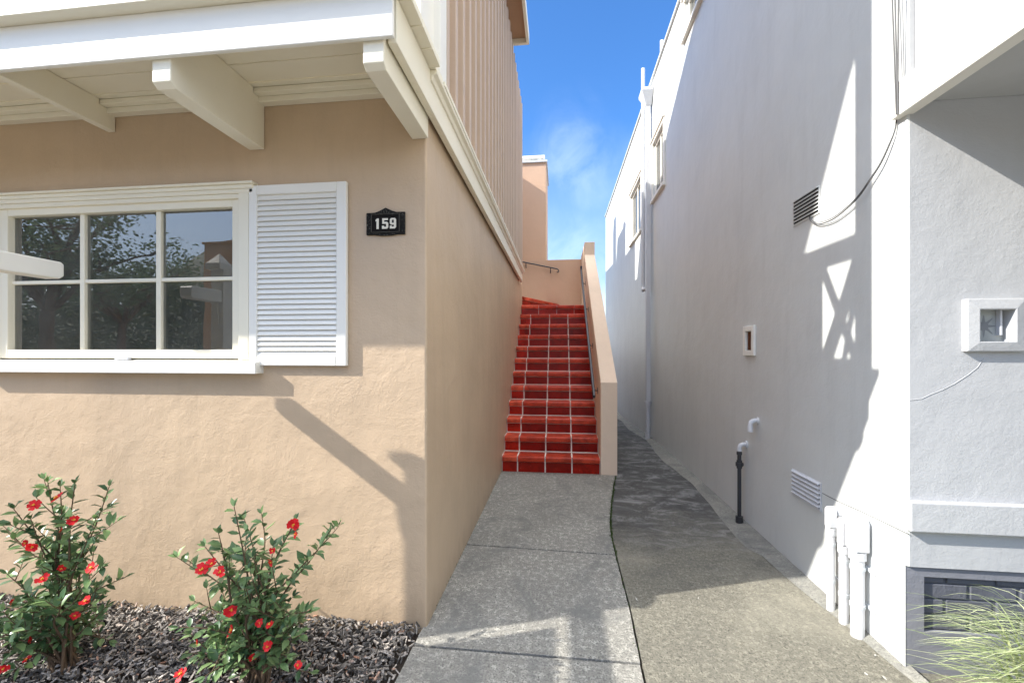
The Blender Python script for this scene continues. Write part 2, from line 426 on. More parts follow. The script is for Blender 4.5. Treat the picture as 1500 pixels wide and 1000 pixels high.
# ================================================================= LEFT HOUSE
LH = empty('stucco_house', (-3, 4, 0), 'tan stucco house with shuttered window and white cantilevered deck, left of the alley', 'house')
wx1 = onY(362, 400, YF).x; wx0 = onY(-6, 400, YF).x
wz1 = onY(362, 287, YF).z; wz0 = onY(200, 528, YF).z
wall = MB(); r = .012
wall_grid(wall, 1, YF, -7, XL-r, -.3, DZ, [(wx0, wx1, wz0, wz1)], .16)
corner(wall, XL-r, YF+r, r, -math.pi/2, 0, -.3, DZ)
wall_grid(wall, 0, XL, YF+r, 8.12, -.3, DZ+.02, [], 0)
wall.add([(XL, 8.12, -.3), (-7, 8.12, -.3), (-7, 8.12, DZ), (XL, 8.12, DZ)], [(0,1,2,3)])
wall.build('wall', M['stucco_tan'], LH, fixn=False)
# room behind the window
rm = MB().box(-7, XL-.2, YF+.17, 5.0, .4, 2.8)
rm.f = rm.f[:]  # closed dark room, front face replaced by an opening
front = 2
del rm.f[front]; del rm.m[front]; del rm.sm[front]
rm.build('room', M['room'], LH)
cu = MB(); n = 60; vs = []
for i in range(n+1):
    x = wx0-.1+.42*i/n; y = YF+.30+.02*math.sin(i*.9); vs += [(x, y, .9), (x, y, 2.5)]
cu.add(vs, [(2*i, 2*i+2, 2*i+3, 2*i+1) for i in range(n)], True); cu.build('curtain', M['curtain'], LH)

# window
win = MB()
fr_y0 = YF-.012
gx0, gx1 = onY(22, 400, YF+.03).x, onY(347, 400, YF+.03).x
gz0, gz1 = onY(200, 512, YF+.03).z, onY(347, 306, YF+.03).z
# casing (outer)
def frame(mb, x0, x1, z0, z1, X0, X1, Z0, Z1, ya, yb):
    mb.box(x0, X0, ya, yb, z0, z1); mb.box(X1, x1, ya, yb, z0, z1)
    mb.box(X0, X1, ya, yb, z0, Z0); mb.box(X0, X1, ya, yb, Z1, z1)
Wd = MB(); frame(Wd, gx0-.068, gx1+.052, gz0-.052, gz1+.055, gx0, gx1, gz0, gz1, YF-.006, YF+.055)
window = Wd.build('window', M['cream'], LH, bevel=.004)
cs = MB()
cs.box(gx1+.056, wx1+.03, YF-.028, YF+.02, wz0+.004, wz1+.01)
cs.box(wx0-.03, gx0-.072, YF-.028, YF+.02, wz0+.004, wz1+.01)
zt = onY(370, 266, YF-.03).z; xt = onY(371, 280, YF-.03).x; zb = onY(360, 290, YF-.02).z
hh = zt-zb
cs.box(wx0-.06, xt-.008, YF-.022, YF+.02, zb, zb+hh*.30)
cs.box(wx0-.065, xt-.004, YF-.030, YF+.02, zb+hh*.30, zb+hh*.58)
cs.box(wx0-.07, xt, YF-.036, YF+.02, zb+hh*.58, zb+hh*.84)
cs.box(wx0-.08, xt+.006, YF-.050, YF+.02, zb+hh*.84, zt)
cs.build('casing', M['cream'], window, bevel=.004)
mt = MB(); gw = gx1-gx0; zm = onY(235, 410.5, YF+.03).z
mxs = [onY(125, 400, YF+.03).x, onY(236, 400, YF+.03).x]
for x in mxs: mt.box(x-.016, x+.016, YF+.012, YF+.05, gz0, gz1)
xs = [gx0]+mxs+[gx1]
for a, b, i in ((xs[0], xs[1], 0), (xs[1], xs[2], 1), (xs[2], xs[3], 2)):
    mt.box(a+(.016 if i else 0), b-(.016 if i < 2 else 0), YF+.015, YF+.048, zm-.011, zm+.011)
mt.build('muntin', M['cream'], window, bevel=.004)
gl = MB(); gl.box(gx0-.01, gx1+.01, YF+.030, YF+.036, gz0-.01, gz1+.01); gl.build('pane', M['glass'], window)
sx1 = onY(375, 540, YF-.06).x
sl = MB(); zs0, zs1 = onY(300, 547, YF-.06).z, onY(300, 530, YF-.06).z
sl.prism([(YF-.065, zs0), (YF+.02, zs0), (YF+.02, zs1+.012), (YF-.065, zs1)], 0, wx0-.1, sx1)
sl.build('sill', M['white'], window, bevel=.004)
cr = MB(); lx = onY(185, 525, YF).x; cr.box(lx-.045, lx+.045, YF-.03, YF-.008, zs1+.008, zs1+.026); cr.build('latch', M['pipe_grey'], window, bevel=.003)

# shutter
ys_ = YF-.030
hx0, hx1 = onY(364, 400, ys_).x, onY(507, 400, ys_).x
hz0, hz1 = onY(507, 536, ys_).z, onY(505, 265, ys_).z
lx0, lx1 = onY(376, 400, ys_).x, onY(492, 400, ys_).x
lz0, lz1 = onY(492, 521, ys_).z, onY(492, 280, ys_).z
sh = MB(); frame(sh, hx0, hx1, hz0, hz1, lx0, lx1, lz0, lz1, ys_, YF-.003)
shutter = sh.build('shutter', M['white'], LH, bevel=.005)
lv = MB(); nl = 31; pz = (lz1-lz0)/nl
for i in range(nl):
    z = lz0+pz*(i+.5)
    lv.prism([(ys_+.003, z-pz*.52), (ys_+.007, z-pz*.58), (ys_+.021, z+pz*.50), (ys_+.017, z+pz*.54)], 0, lx0-.002, lx1+.002)
lv.box(lx0, lx1, YF-.0085, YF-.004, lz0, lz1)
lv.build('louvre', M['white'], shutter)

# ---- deck
dk = MB(); random.seed(2)
XD = -.660; YD = 1.605; PY = 1.580
ed = [1.55, 1.67, 1.81, 1.95, 2.09, YF+.02]
for a, b in zip(ed[:-1], ed[1:]):
    if b < 2.15: dk.box(-7, XD+.055, a+.003, b-.004, DZ, DZ+.035)
    else: dk.box(-7, XD+.03, a+.003, b, DZ, DZ+.035)
deck = dk.build('deck', M['cream'], LH, bevel=.003)
zf = H+1.262
MB().box(-7, XD, YD, YD+.020, zf, DZ-.002).build('fascia', M['white'], LH, bevel=.004)
MB().box(XD-.038, XD, YD+.040, 7.55, zf, DZ-.002).build('belt_board', M['cream'], LH, bevel=.004)
md = MB(); md.prism([(XD-.0005, DZ-.060), (XD+.010, DZ-.055), (XD+.014, DZ-.03), (XD+.034, DZ-.022), (XD+.036, DZ-.004), (XD-.0005, DZ-.004)], 1, 2.095, 7.56)
md.box(-.712, XD+.038, YF+.03, 7.57, DZ+.003, DZ+.03); md.build('belt_moulding', M['cream'], LH, bevel=.003)
lg = MB(); lg.box(-7, XD-.04, 2.125, YF-.002, DZ-.03, DZ-.003); lg.box(-7, XD-.04, 2.16, YF-.001, DZ-.062, DZ-.031)
lg.build('ledger', M['cream'], LH, bevel=.004)
def beam(x0, x1, z0, y0=1.628):
    m = MB(); m.prism([(y0, z0+.02), (y0+.025, z0), (YF-.003, z0), (YF-.003, DZ-.033), (2.12, DZ-.033), (2.12, DZ-.002), (y0, DZ-.002)], 0, x0, x1)
    return m.build('bracket', M['cream'], LH, bevel=.004)
beam(-.797, -.707, H+1.158)
b0 = onY(388, 218, YF).x; beam(b0-.09, b0, H+1.150)
a0 = onY(170, 190, YF).x; beam(a0-.045, a0, H+1.305)
beam(-3.75, -3.66, H+1.150)
# deck posts and crossed railing
ps = MB(); ps.box(-.75, XD+.0, PY+.003, PY+.105, DZ+.036, H+4.5); ps.build('deck_post', M['white'], LH, bevel=.004)
ps = MB(); ps.box(-3.75, -3.65, PY+.003, PY+.105, DZ+.036, H+4.5); ps.build('deck_post', M['white'], LH, bevel=.004)
rl = MB(); RZ0, RZ1 = H+1.52, H+2.27
rl.box(XD-.09, XD-.01, PY+.108, YF-.003, RZ1-.085, RZ1)      # side top rail
rl.box(XD-.08, XD-.02, PY+.108, YF-.003, RZ0, RZ0+.07)
rl.box(XD-.085, XD-.015, 1.99, YF-.004, RZ0+.072, RZ1-.088)
rl.bar((XD-.05, PY+.10, RZ0+.07), (XD-.05, 1.99, RZ1-.09), .04, .045)
rl.bar((XD-.052, PY+.10, RZ1-.09), (XD-.052, 1.99, RZ0+.07), .036, .045)
rl.build('railing', M['white'], LH)
rl = MB(); rl.box(-3.65, -.752, PY+.01, PY+.09, RZ1-.085, RZ1); rl.box(-3.65, -.752, PY+.005, PY+.075, DZ+.037, RZ0+.07)
for k in range(3):
    xa = -.76-.96*k; xb = xa-.86
    rl.bar((xa, PY+.05, RZ0+.07), (xb, PY+.05, RZ1-.09), .05, .04, Vector((0,1,0))); rl.bar((xa, PY+.052, RZ1-.09), (xb, PY+.052, RZ0+.07), .05, .036, Vector((0,1,0)))
    rl.box(xb-.09, xb-.01, PY+.012, PY+.088, RZ0+.072, RZ1-.087)
rl.build('railing', M['white'], LH)
# upper storey
SX = -.685; ZS = H+4.34; UZ = DZ+.031
up = MB(); up.box(-7, SX-.02, YF+.02, 7.5, UZ+.001, ZS+.2)
up.build('upper_wall', M['siding'], LH)
sd = MB(); random.seed(5)
y = YF+.14; k = 0
while y < 7.45:
    sd.box(SX-.019, SX+.044, y, y+.058, UZ+.002, ZS)
    y += .205
sd.box(SX-.0195, SX-.004, YF+.12, 7.5, UZ+.002, ZS)
sd.build('siding', M['siding'], LH, bevel=.003)
cb = MB(); cb.box(SX-.11, SX+.048, YF-.012, YF+.019, UZ+.002, ZS); cb.box(SX-.018, SX+.048, YF+.0195, YF+.115, UZ+.002, ZS)
cb.build('corner_board', M['white'], LH, bevel=.003)
# hipped roof with overhang
rf = MB(); ex = -.455; zr = H+4.62
v = [(-6.2, 1.11, zr), (ex, 1.11, zr), (ex, 6.1, zr), (-6.2, 6.1, zr), (-3.2, 1.11, H+7.5), (-3.2, 3.36, H+7.5)]
rf.add(v, [(0,1,4), (1,2,5,4), (2,3,5), (3,0,4,5), (3,2,1,0)])
roof = rf.build('roof', M['roof'], LH)
ea = MB(); ea.box(ex-.02, ex+.02, 1.09, 6.12, H+4.50, zr+.03); ea.box(-6.2, ex-.021, 1.09, 1.13, H+4.50, zr+.03); ea.box(-6.2, ex-.021, 6.082, 6.12, H+4.50, zr+.03)
ea.build('eave_board', M['cream'], roof)
so = MB(); so.box(-6.18, ex-.022, 1.132, 6.08, H+4.575, H+4.60); so.build('soffit', M['soffit_tan'], roof)

# ================================================================= REAR HOUSE
RH = empty('rear_house', (-4, 11, 0), 'tan rear wing and chimney block rising behind the stair landing', 'house')
rb = MB(); rb.box(-7, -1.5, 9.82, 14.5, -.4, H+4.56)
rb.box(-7, -1.5, 8.13, 9.8, H+2.9, H+4.56)
rb.build('wall', M['stucco_tan2'], RH)
rr = MB(); rr.add([(-7, 10.5, H+4.57), (-1.5, 10.5, H+4.57), (-1.5, 14.5, H+4.57), (-7, 14.5, H+4.57), (-3, 11.0, H+5.9), (-3, 14, H+6.1)], [(0,1,4), (1,2,5,4), (2,3,5), (3,0,4,5)])
rr.box(-2.4, -1.9, 11.0, 11.5, H+4.6, H+6.4)
rr.build('roof', M['roof'], RH)
tw = MB(); tx1 = onY(800, 300, 9.84).x; tzt = onY(800, 238, 9.84).z
tw.box(-1.49, tx1, 9.84, 11.2, 1.5, tzt)
tw.build('chimney_block', M['stucco_tan2'], RH, bevel=.01)
tc_ = MB(); tc_.box(-1.5, tx1+.03, 9.80, 11.25, tzt+.001, tzt+.05)
tc_.build('flashing', M['metal'], RH, bevel=.004)
tv = MB(); cx = (tx1-.30)
for xx in (tx1-.42, tx1-.16): tv.tube([(xx, 9.95, tzt+.05), (xx, 9.95, tzt+.12)], .05, 12)
tv.box(tx1-.62, tx1-.03, 9.86, 10.2, tzt+.12, tzt+.19)
tv.build('vent_cap', M['white'], RH, bevel=.01)

# ================================================================= STAIRCASE
ST = empty('staircase', (-.1, 5.2, 0), 'red tiled exterior staircase climbing between the tan wall and its sloping parapet', 'stairs')
SI, SO = .503, .703; NR, NT, Y0 = .1985, .2436, 5.215
cols = [XL+.003, XL+.20, XL+.545, XL+.875, SI-.002]
rnd = random.Random(4)
def nosing(mb, xa, xb, ya, yb, ztop, mi=1):
    """one bullnose tile from (xa,ya) to (xb,yb) front edge at ztop; depth to back"""
    d = Vector((xb-xa, yb-ya, 0)); u = d.normalized(); nrm = Vector((-u.y, u.x, 0))   # points back (+Y)
    prof = [(-.004, -.068), (-.030, -.066), (-.037, -.056), (-.038, -.020), (-.033, -.008), (-.022, -.001), (0.0, 0.0), (.222, 0.0), (.222, -.012), (.0, -.070)]
    n = len(prof); vs = []
    for base in (Vector((xa, ya, ztop)), Vector((xb, yb, ztop))):
        for a, b in prof: vs.append(base+nrm*a+Vector((0, 0, b)))
    mb.add(vs, [tuple(range(n-1, -1, -1)), tuple(range(n, 2*n))]+[(i, (i+1) % n, (i+1) % n+n, i+n) for i in range(n)], mi=mi)
def make_step(k):
    mb = MB(); z0 = k*NR+(-.02 if k == 0 else 0); z1 = (k+1)*NR; y = Y0+k*NT; g = .008
    mb.box(XL+.002, SI-.001, y+.002, y+NT+.30, z0, z1-.002, mi=2)
    if k: mb.box(XL+.003, SI-.002, y-.014, y+.004, z0, z0+.009, mi=2)
    for a, b in zip(cols[:-1], cols[1:]):
        j = rnd.uniform(-.0015, .0015)
        mb.box(a+g, b-g, y-.004+j, y+.02, z0+.006, z1-.076, mi=0)
        nosing(mb, a+g, b-g, y+j, y+j, z1+j*.5)
    return mb.build('step', [M['tile_riser'], M['tile_nose'], M['grout']], ST)
for k in range(11): make_step(k)
def winder(pa, pb, z0, z1, poly, cuts):
    """riser from pa (left) to pb (right); tread polygon behind"""
    mb = MB(); pa, pb = Vector((*pa, 0)), Vector((*pb, 0)); u = (pb-pa).normalized(); nrm = Vector((-u.y, u.x, 0)); L = (pb-pa).length
    mb.prism(poly, 2, z0, z1-.004, mi=2)
    for a, b in zip(cuts[:-1], cuts[1:]):
        A_, B_ = pa+u*(a*L+.0045), pa+u*(b*L-.0045)
        c = (A_+B_)/2+nrm*(.004)+Vector((0, 0, (z0+z1-.07)/2))
        mb.obox(c, u*(B_-A_).length/2, nrm*.010, Vector((0, 0, (z1-z0-.082)/2)), mi=0)
        nosing(mb, A_.x, B_.x, A_.y, B_.y, z1)
    return mb.build('step', [M['tile_riser'], M['tile_nose'], M['grout']], ST)
yb = Y0+11*NT
winder((XL+.003, yb), (SI-.002, yb+.13), 11*NR, 12*NR, [(XL+.002, yb+.01), (SI-.001, yb+.14), (SI-.001, 9.59), (XL+.002, 9.59)], [0, .27, .55, .82, 1])
winder((XL+.003, 8.16), (-.02, 9.58), 12*NR, 13*NR, [(XL-.02, 8.19), (-.04, 9.59), (-1.49, 9.59), (-1.49, 8.19)], [0, .2, .42, .64, .85, 1])
ld = MB(); ld.box(-1.49, SI-.003, 8.14, 9.589, .0, 11*NR-.01); ld.box(-1.49, XL-.001, 8.15, 9.588, 11*NR, 12*NR-.01); ld.build('landing', M['grout'], ST)
# parapet
ztf = onY(903, 560, 5.18).z
zA = 3.42; zB = 3.68
pw = MB()
pw.prism([(5.18, -.05), (5.18, ztf), (8.42, zA), (8.421, zB), (9.80, zB), (9.80, -.4)], 0, SI, SO)
M['parapet'] = stucco('stucco_parapet_lit', (.76, .60, .46), var=.05, amp=.6, streak=.15)  # paler than the stair stucco, light falling on it put into the colour
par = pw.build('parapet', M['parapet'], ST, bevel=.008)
bw = MB(); bw.box(-1.49, SI-.001, 9.60, 9.80, 0, 3.60); bw.build('landing_wall', M['stucco_tan2'], ST, bevel=.006)
# handrail on the parapet
hp = [(SI-.062, 5.36, .93), (SI-.062, 8.5, 3.14)]
hr = MB(); hr.bar(hp[0], hp[1], .034, .048); hr.bar((SI-.062, 8.5, 3.10), (SI-.062, 8.5, 3.22), .034, .04)
hand = hr.build('handrail', M['iron'], ST, bevel=.008)
for t in (.06, .33, .62, .88):
    p = Vector(hp[0]).lerp(Vector(hp[1]), t); bk = MB()
    bk.tube([p+Vector((0, 0, -.02)), p+Vector((.03, 0, -.07)), p+Vector((.061, 0, -.07))], .008, 8)
    bk.box(SI-.006, SI-.001, p.y-.02, p.y+.02, p.z-.11, p.z-.03); bk.build('bracket', M['iron'], hand)
h2 = MB(); P0, P1 = (-.85, 9.54, 3.56), (-.05, 9.54, 3.38)
h2.tube([P0, P1, (-.02, 9.54, 3.36), (-.005, 9.54, 3.33), (-.02, 9.54, 3.305), (-.05, 9.54, 3.31)], .014, 8)
hand2 = h2.build('handrail', M['iron'], ST)
for t in (.12, .82):
    p = Vector(P0).lerp(Vector(P1), t); bk = MB(); bk.tube([p, p+Vector((0, .0, -.07)), p+Vector((0, .058, -.11))], .010, 8); bk.build('bracket', M['iron'], hand2)

# ================================================================= RIGHT HOUSE
WH = empty('white_house', (5, 7, 0), 'tall white stucco house forming the right side of the alley', 'house')
YE = 14.9; ZP = H+4.70
def rect_on_XR(x0, y0, x1, y1, py_top, py_bot):
    """window on the side wall: far edge px x0, near edge px x1; top/bottom py at near edge"""
    ya = onX(x0, 300, XR).y; yb_ = onX(x1, 300, XR).y
    zt_ = onX(x1, py_top, XR).z; zb_ = onX(x1, py_bot, XR).z
    return [yb_, ya, zb_, zt_]
w1 = rect_on_XR(957, 0, 973, 0, 178, 268)
w2 = rect_on_XR(924, 0, 940, 0, 255, 335)
hole = [onX(1108, 500, XR).y+.05, onX(1092, 500, XR).y-.04, onX(1100, 513, XR).z, onX(1100, 485, XR).z]
w3 = [4.15, onX(1004, 56, XR).y, onX(1003, 58, XR).z, ZP-.20]
ww = MB(); r = .010
holes = [tuple(w1), tuple(w2), tuple(hole), tuple(w3)]
wall_grid(ww, 0, XR, YR+r, YE, -.5, ZP, holes, .07)
corner(ww, XR+r, YR+r, r, math.pi, 1.5*math.pi, .497, ZP)
ww.add([(XR, YE, -.5), (9, YE, -.5), (9, YE, ZP), (XR, YE, ZP)], [(0,1,2,3)])
ww.add([(XR, YR+r, ZP), (9, YR, ZP), (9, YE, ZP), (XR, YE, ZP)], [(0,1,2,3)])
# front openings
f0 = onY(1436, 476, YR-.03); f1 = onY(1488, 476, YR-.03)
fz1, fz0 = onY(1460, 453, YR-.03).z, onY(1460, 500, YR-.03).z
za, zb2, zc = onY(1340, 735, YR-.03).z, onY(1340, 779, YR-.03).z, onY(1340, 830, YR).z
wall_f = MB(); wall_grid(wall_f, 1, YR, XR+r, 9, zc, ZP, [(f0.x-.004, f1.x+.004, fz0-.004, fz1+.004)], .10)
ww.build('wall', M['stucco_white'], WH, fixn=False)
wall_f.build('front_wall', M['stucco_white_front'], WH, fixn=False)
cpm = MB(); cpm.box(XR-.03, XR+.25, YR+.05, YE+.03, ZP+.001, ZP+.05); cpm.build('coping', M['stucco_white'], WH, bevel=.006)
bd = MB(); bd.box(XR-.012, 9, YR-.035, YR+.004, zb2, za); bd.build('band', M['stucco_white_front'], WH, bevel=.006)
# plinth with brick recess
rx0, rz0, rz1 = 1.70, .19, onY(1400, 847, YR+.01).z
pl = MB(); wall_grid(pl, 1, YR+.012, XR-.002, 9, -.3, zc, [(rx0, 2.75, rz0, rz1)], .05)
pl.build('plinth', M['plinth'], WH, fixn=False)
br = MB(); rnd = random.Random(9); bh = .073; z = rz0+.004; row = 0
while z < rz1-.02:
    x = rx0+.004-(.1 if row % 2 else 0)
    while x < 2.74:
        a, b = max(x, rx0+.003), min(x+.2, 2.745)
        if b-a > .02: br.box(a, b-.008, YR+.030+rnd.uniform(-.004, .004), YR+.062, z, min(z+bh-.007, rz1-.003))
        x += .208
    z += bh; row += 1
br.box(rx0, 2.75, YR+.037, YR+.07, rz0, rz1)
br.build('brick_panel', M['brick'], WH, bevel=.004)
# crack line across the front
ck = MB(); pts = [(1332, 586), (1350, 584), (1362, 578), (1380, 571), (1398, 562), (1418, 549), (1432, 538), (1441, 524)]
ck.tube([onY(a, b, YR-.0005) for a, b in pts], [.0014]*8, 6); ck.build('plaster_crack', M['stucco_white_front'], WH)
ck = MB(); ck.tube([onX(a, b, XR+.001) for a, b in ((1205, 722), (1230, 735), (1262, 749), (1300, 767), (1331, 782))], .0022, 6); ck.build('crack', M['dark'], WH)
# small front window
SW = MB(); e = .045; ex0, ex1, ez0, ez1 = onY(1418, 476, YR-.03).x, onY(1506, 476, YR-.03).x, onY(1430, 515, YR-.03).z, onY(1430, 437, YR-.03).z
O_ = [(ex0, ez0), (ex1, ez0), (ex1, ez1), (ex0, ez1)]; I_ = [(f0.x, fz0), (f1.x, fz0), (f1.x, fz1), (f0.x, fz1)]
I2 = [(f0.x+.0, fz0), (f1.x, fz0), (f1.x, fz1), (f0.x, fz1)]
vs = [(x, YR-.026, z) for x, z in O_]+[(x, YR-.034, z) for x, z in I_]+[(x, YR+.03, z) for x, z in I2]+[(x, YR+.001, z) for x, z in O_]
SW.add(vs, [(k, (k+1) % 4, (k+1) % 4+4, k+4) for k in range(4)]+[(k+4, (k+1) % 4+4, (k+1) % 4+8, k+8) for k in range(4)]+[(k, (k+1) % 4, (k+1) % 4+12, k+12) for k in range(4)])
sw = SW.build('window', M['stucco_white_front'], WH, bevel=.005)
gb = MB(); gb.box(f0.x-.01, f1.x+.01, YR+.025, YR+.03, fz0-.01, fz1+.01)
cxx, czz = f0.x*.56+f1.x*.44, (fz0+fz1)/2+.0
gb.build('pane', paint('frosted_glass', (.36, .38, .37), .25), sw)
sr = MB()
vs = [(cxx+rr_*math.cos(math.pi*2*i/16), YR+.0235, czz+rr_*math.sin(math.pi*2*i/16)) for i in range(16) for rr_ in [(.021 if i % 2 else .014)]]
sr.add([(cxx, YR+.0235, czz)]+vs, [(0, 1+i, 1+(i+1) % 16) for i in range(16)])
for i in range(8):
    t = math.pi/4*i+.0; d = Vector((math.cos(t), 0, math.sin(t))); p = Vector((cxx, YR+.0243, czz)); q = Vector((-d.z, 0, d.x))
    sr.add([p+d*.014-q*.007, p+d*.014+q*.007, p+d*.052+q*.001, p+d*.052-q*.001], [(0,1,2,3)])
sr.build('star_motif', paint('grey_etch', (.20, .21, .22), .5), sw, fixn=False)
mt2 = MB(); mt2.box(f1.x-.030, f1.x-.022, YR+.004, YR+.024, fz0+.03, fz1); mt2.build('muntin', M['pipe_grey'], sw)

def side_window(w, name='window'):
    y0, y1, z0, z1 = w
    m = MB(); t = .045
    m.box(XR+.03, XR+.062, y0, y0+t, z0, z1); m.box(XR+.03, XR+.062, y1-t, y1, z0, z1)
    m.box(XR+.03, XR+.062, y0+t, y1-t, z0, z0+t); m.box(XR+.03, XR+.062, y0+t, y1-t, z1-t, z1)
    m.box(XR+.034, XR+.058, (y0+y1)/2-.02, (y0+y1)/2+.02, z0+t, z1-t)
    o = m.build(name, M['white'], WH, bevel=.003)
    g = MB(); g.box(XR+.048, XR+.052, y0+.02, y1-.02, z0+.02, z1-.02); g.build('pane', M['glass'], o)
    bk = MB(); bk.box(XR+.068, XR+.075, y0, y1, z0, z1); bk.build('blind', M['pipe_grey'], o)
    s = MB(); s.box(XR-.045, XR+.03, y0-.06, y1+.06, z0-.05, z0-.001); s.build('sill', M['white'], o, bevel=.004)
    c = MB(); c.box(XR-.022, XR-.001, y0-.06, y0-.001, z0, z1+.05); c.box(XR-.022, XR-.001, y1+.001, y1+.06, z0, z1+.05); c.box(XR-.022, XR-.001, y0-.001, y1+.001, z1+.001, z1+.05)
    c.box(XR-.045, XR-.001, y0-.07, y1+.07, z1+.051, z1+.075)
    c.build('casing', M['white'], o, bevel=.003)
side_window(w1); side_window(w2); side_window(w3)
# overhanging bay at the front
OB = MB(); zo0, zo1 = H+1.11, H+1.27
OB.box(XR+.03, 9, .2, YR-.003, H+1.165, H+4.6)
ob = OB.build('bay', M['stucco_white_front'], WH)
fb = MB(); fb.box(XR-.035, XR+.028, .18, YR+.05, zo0, zo1); fb.box(XR+.03, 9, .18, .22, zo0, H+1.163)
jn = MB(); jn.box(XR+.0, XR+.0295, .2, 2.03, zo1+.001, zo1+.0095); jn.build('gap_shade', M['dark'], WH)  # dark strip painted in as the shadow in the gap above the fascia
fb.build('bay_fascia', M['white'], WH, bevel=.004)
pn = MB(); pn.box(XR-.006, XR+.028, .2, 2.03, zo1+.010, H+4.6); pn.build('bay_panel', M['white'], WH)
# vents on the side wall
def vent(x0, x1, ya0, ya1, yb0, yb1, n, mat, slot):
    """px of far/near edges, with top/bottom rows there"""
    a, b = onX(x0, (ya0+ya1)/2, XR), onX(x1, (yb0+yb1)/2, XR)
    z1_, z0_ = onX(x1, yb0, XR).z, onX(x1, yb1, XR).z
    y1_, y0_ = a.y, b.y
    m = MB(); t = .014
    m.box(XR-.006, XR-.0005, y0_, y1_, z0_, z1_)
    v = m.build('vent_grille', mat, WH, bevel=.003)
    s = MB(); p = (z1_-z0_-.01)/n
    for i in range(n):
        z = z0_+.008+p*(i+.25); s.box(XR-.0075, XR-.0062, y0_+.012, y1_-.012, z, z+p*slot)
    s.build('slot', M['dark'], v)
    f = MB()
    for i in range(n):
        z = z0_+.008+p*(i+.25)+p*slot
        f.prism([(XR-.006, z+.001), (XR-.017, z-.002), (XR-.0175, z+.002), (XR-.006, z+p*.4)], 1, y0_+.01, y1_-.01)
    f.build('slat', mat, v)
vent(1163, 1202, 290, 332, 271, 312, 7, M['stucco_white'], .42)
vent(1161, 1204, 692, 730, 707, 750, 6, M['pipe_grey'], .28)
# framed hole
hf = MB(); t = .045; y0, y1, z0, z1 = hole
for q in ((y0-t, y0, z0-t, z1+t), (y1, y1+t, z0-t, z1+t), (y0, y1, z0-t, z0), (y0, y1, z1, z1+t)): hf.box(XR-.022, XR-.001, *q)
hfo = hf.build('vent_frame', M['white'], WH, bevel=.004)
hb = MB(); hb.box(XR+.069, XR+.08, y0-.01, y1+.01, z0-.01, z1+.01); hb.build('back_plate', M['rust'], hfo)
hb = MB(); hb.box(XR+.002, XR+.066, y1-.012, y1-.002, z0+.003, z1-.003); hb.build('lining', M['rust'], hfo)
hb = MB(); hb.box(XR+.02, XR+.066, y0+.0, y0+.045, z0, z1-.004); hb.build('flap', M['pipe_grey'], hfo)

# ---- pipes on the side wall (things of their own)
def group_pipe(x, top, bottom, boxh, boxw, rad, label, boxx):
    """conduit: px x, rows of top of box and bottom"""
    pb = onX(x, bottom, XR-.05); y = pb.y
    zt_ = onX(x, top, XR-.05).z; zl = onX(x, top+boxh, XR-.05).z
    e = empty('conduit_pipe', (XR-.05, y, 0), label, 'pipe', 'white conduits at the foot of the white wall')
    m = MB(); m.tube([(XR-.05, y, -.03), (XR-.05, y, zl)], rad, 16); m.build('pipe', M['pipe_white'], e)
    for zz_ in (zl*.35, zl*.8):
        st_ = MB(); st_.tube([(XR-.05, y, zz_), (XR-.05, y, zz_+.018)], rad*1.12, 14); st_.box(XR-.010, XR-.001, y-rad-.03, y+rad+.03, zz_, zz_+.018); st_.build('strap', M['metal'], e)
    c = MB(); c.tube([(XR-.05, y, zl-.03), (XR-.05, y, zl+.012)], rad*1.25, 16); c.build('coupling', M['pipe_white'], e)
    b = MB(); b.prism([(y-boxw/2, zl+.014), (y+boxw/2, zl+.014), (y+boxw/2, zt_-.02), (y+boxw/2-.02, zt_), (y-boxw/2+.02, zt_), (y-boxw/2, zt_-.02)], 0, XR-.05-boxx/2, XR-.05+boxx/2)
    b.tube([(XR-.02, y, zt_-.04), (XR-.001, y, zt_-.04)], .02, 12)
    b.build('junction_head', M['pipe_white'], e, bevel=.008)
group_pipe(1217, 741, 888, 34, .050, .021, 'thinnest white conduit pipe, farthest of the three up the alley', .042)
group_pipe(1236, 757, 903, 44, .050, .023, 'white conduit pipe in the middle of the three by the wall', .046)
group_pipe(1256, 757, 924, 52, .085, .031, 'thickest white conduit pipe with the biggest head, nearest the house corner', .070)
# black gas riser
e0 = onX(1083, 765, XR-.06); y = e0.y
zt_ = onX(1083, 657, XR-.06).z
GP = empty('gas_riser', (XR-.06, y, 0), 'black iron riser pipe with a white elbow going into the white wall', 'pipe')
m = MB(); m.tube([(XR-.06, y, -.02), (XR-.06, y, zt_-.02)], .016, 12)
for z, rr_, hgt in ((.0, .030, .07), (zt_-.15, .030, .03), (zt_-.17, .022, .07), (zt_-.05, .022, .025)):
    m.tube([(XR-.06, y, z), (XR-.06, y, z+hgt)], rr_, 12)
m.tube([(XR-.085, y, zt_-.135), (XR-.03, y, zt_-.135)], .016, 10)
m.build('pipe', M['pipe_black'], GP)
m = MB(); m.tube([(XR-.06, y, zt_-.02), (XR-.06, y, zt_+.01), (XR-.052, y, zt_+.03), (XR-.03, y, zt_+.04), (XR-.001, y, zt_+.04)], .018, 12); m.tube([(XR-.012, y, zt_+.04), (XR-.001, y, zt_+.04)], .033, 12)
m.build('elbow', M['pipe_white'], GP)
e0 = onX(1099, 622, XR-.06); y = e0.y; z = e0.z
m = MB(); m.tube([(XR-.06, y, z-.055), (XR-.06, y, z), (XR-.052, y, z+.025), (XR-.03, y, z+.035), (XR-.001, y, z+.035)], .019, 12); m.tube([(XR-.012, y, z+.035), (XR-.001, y, z+.035)], .028, 12); m.tube([(XR-.06, y, z-.055), (XR-.06, y, z-.015)], .023, 12)
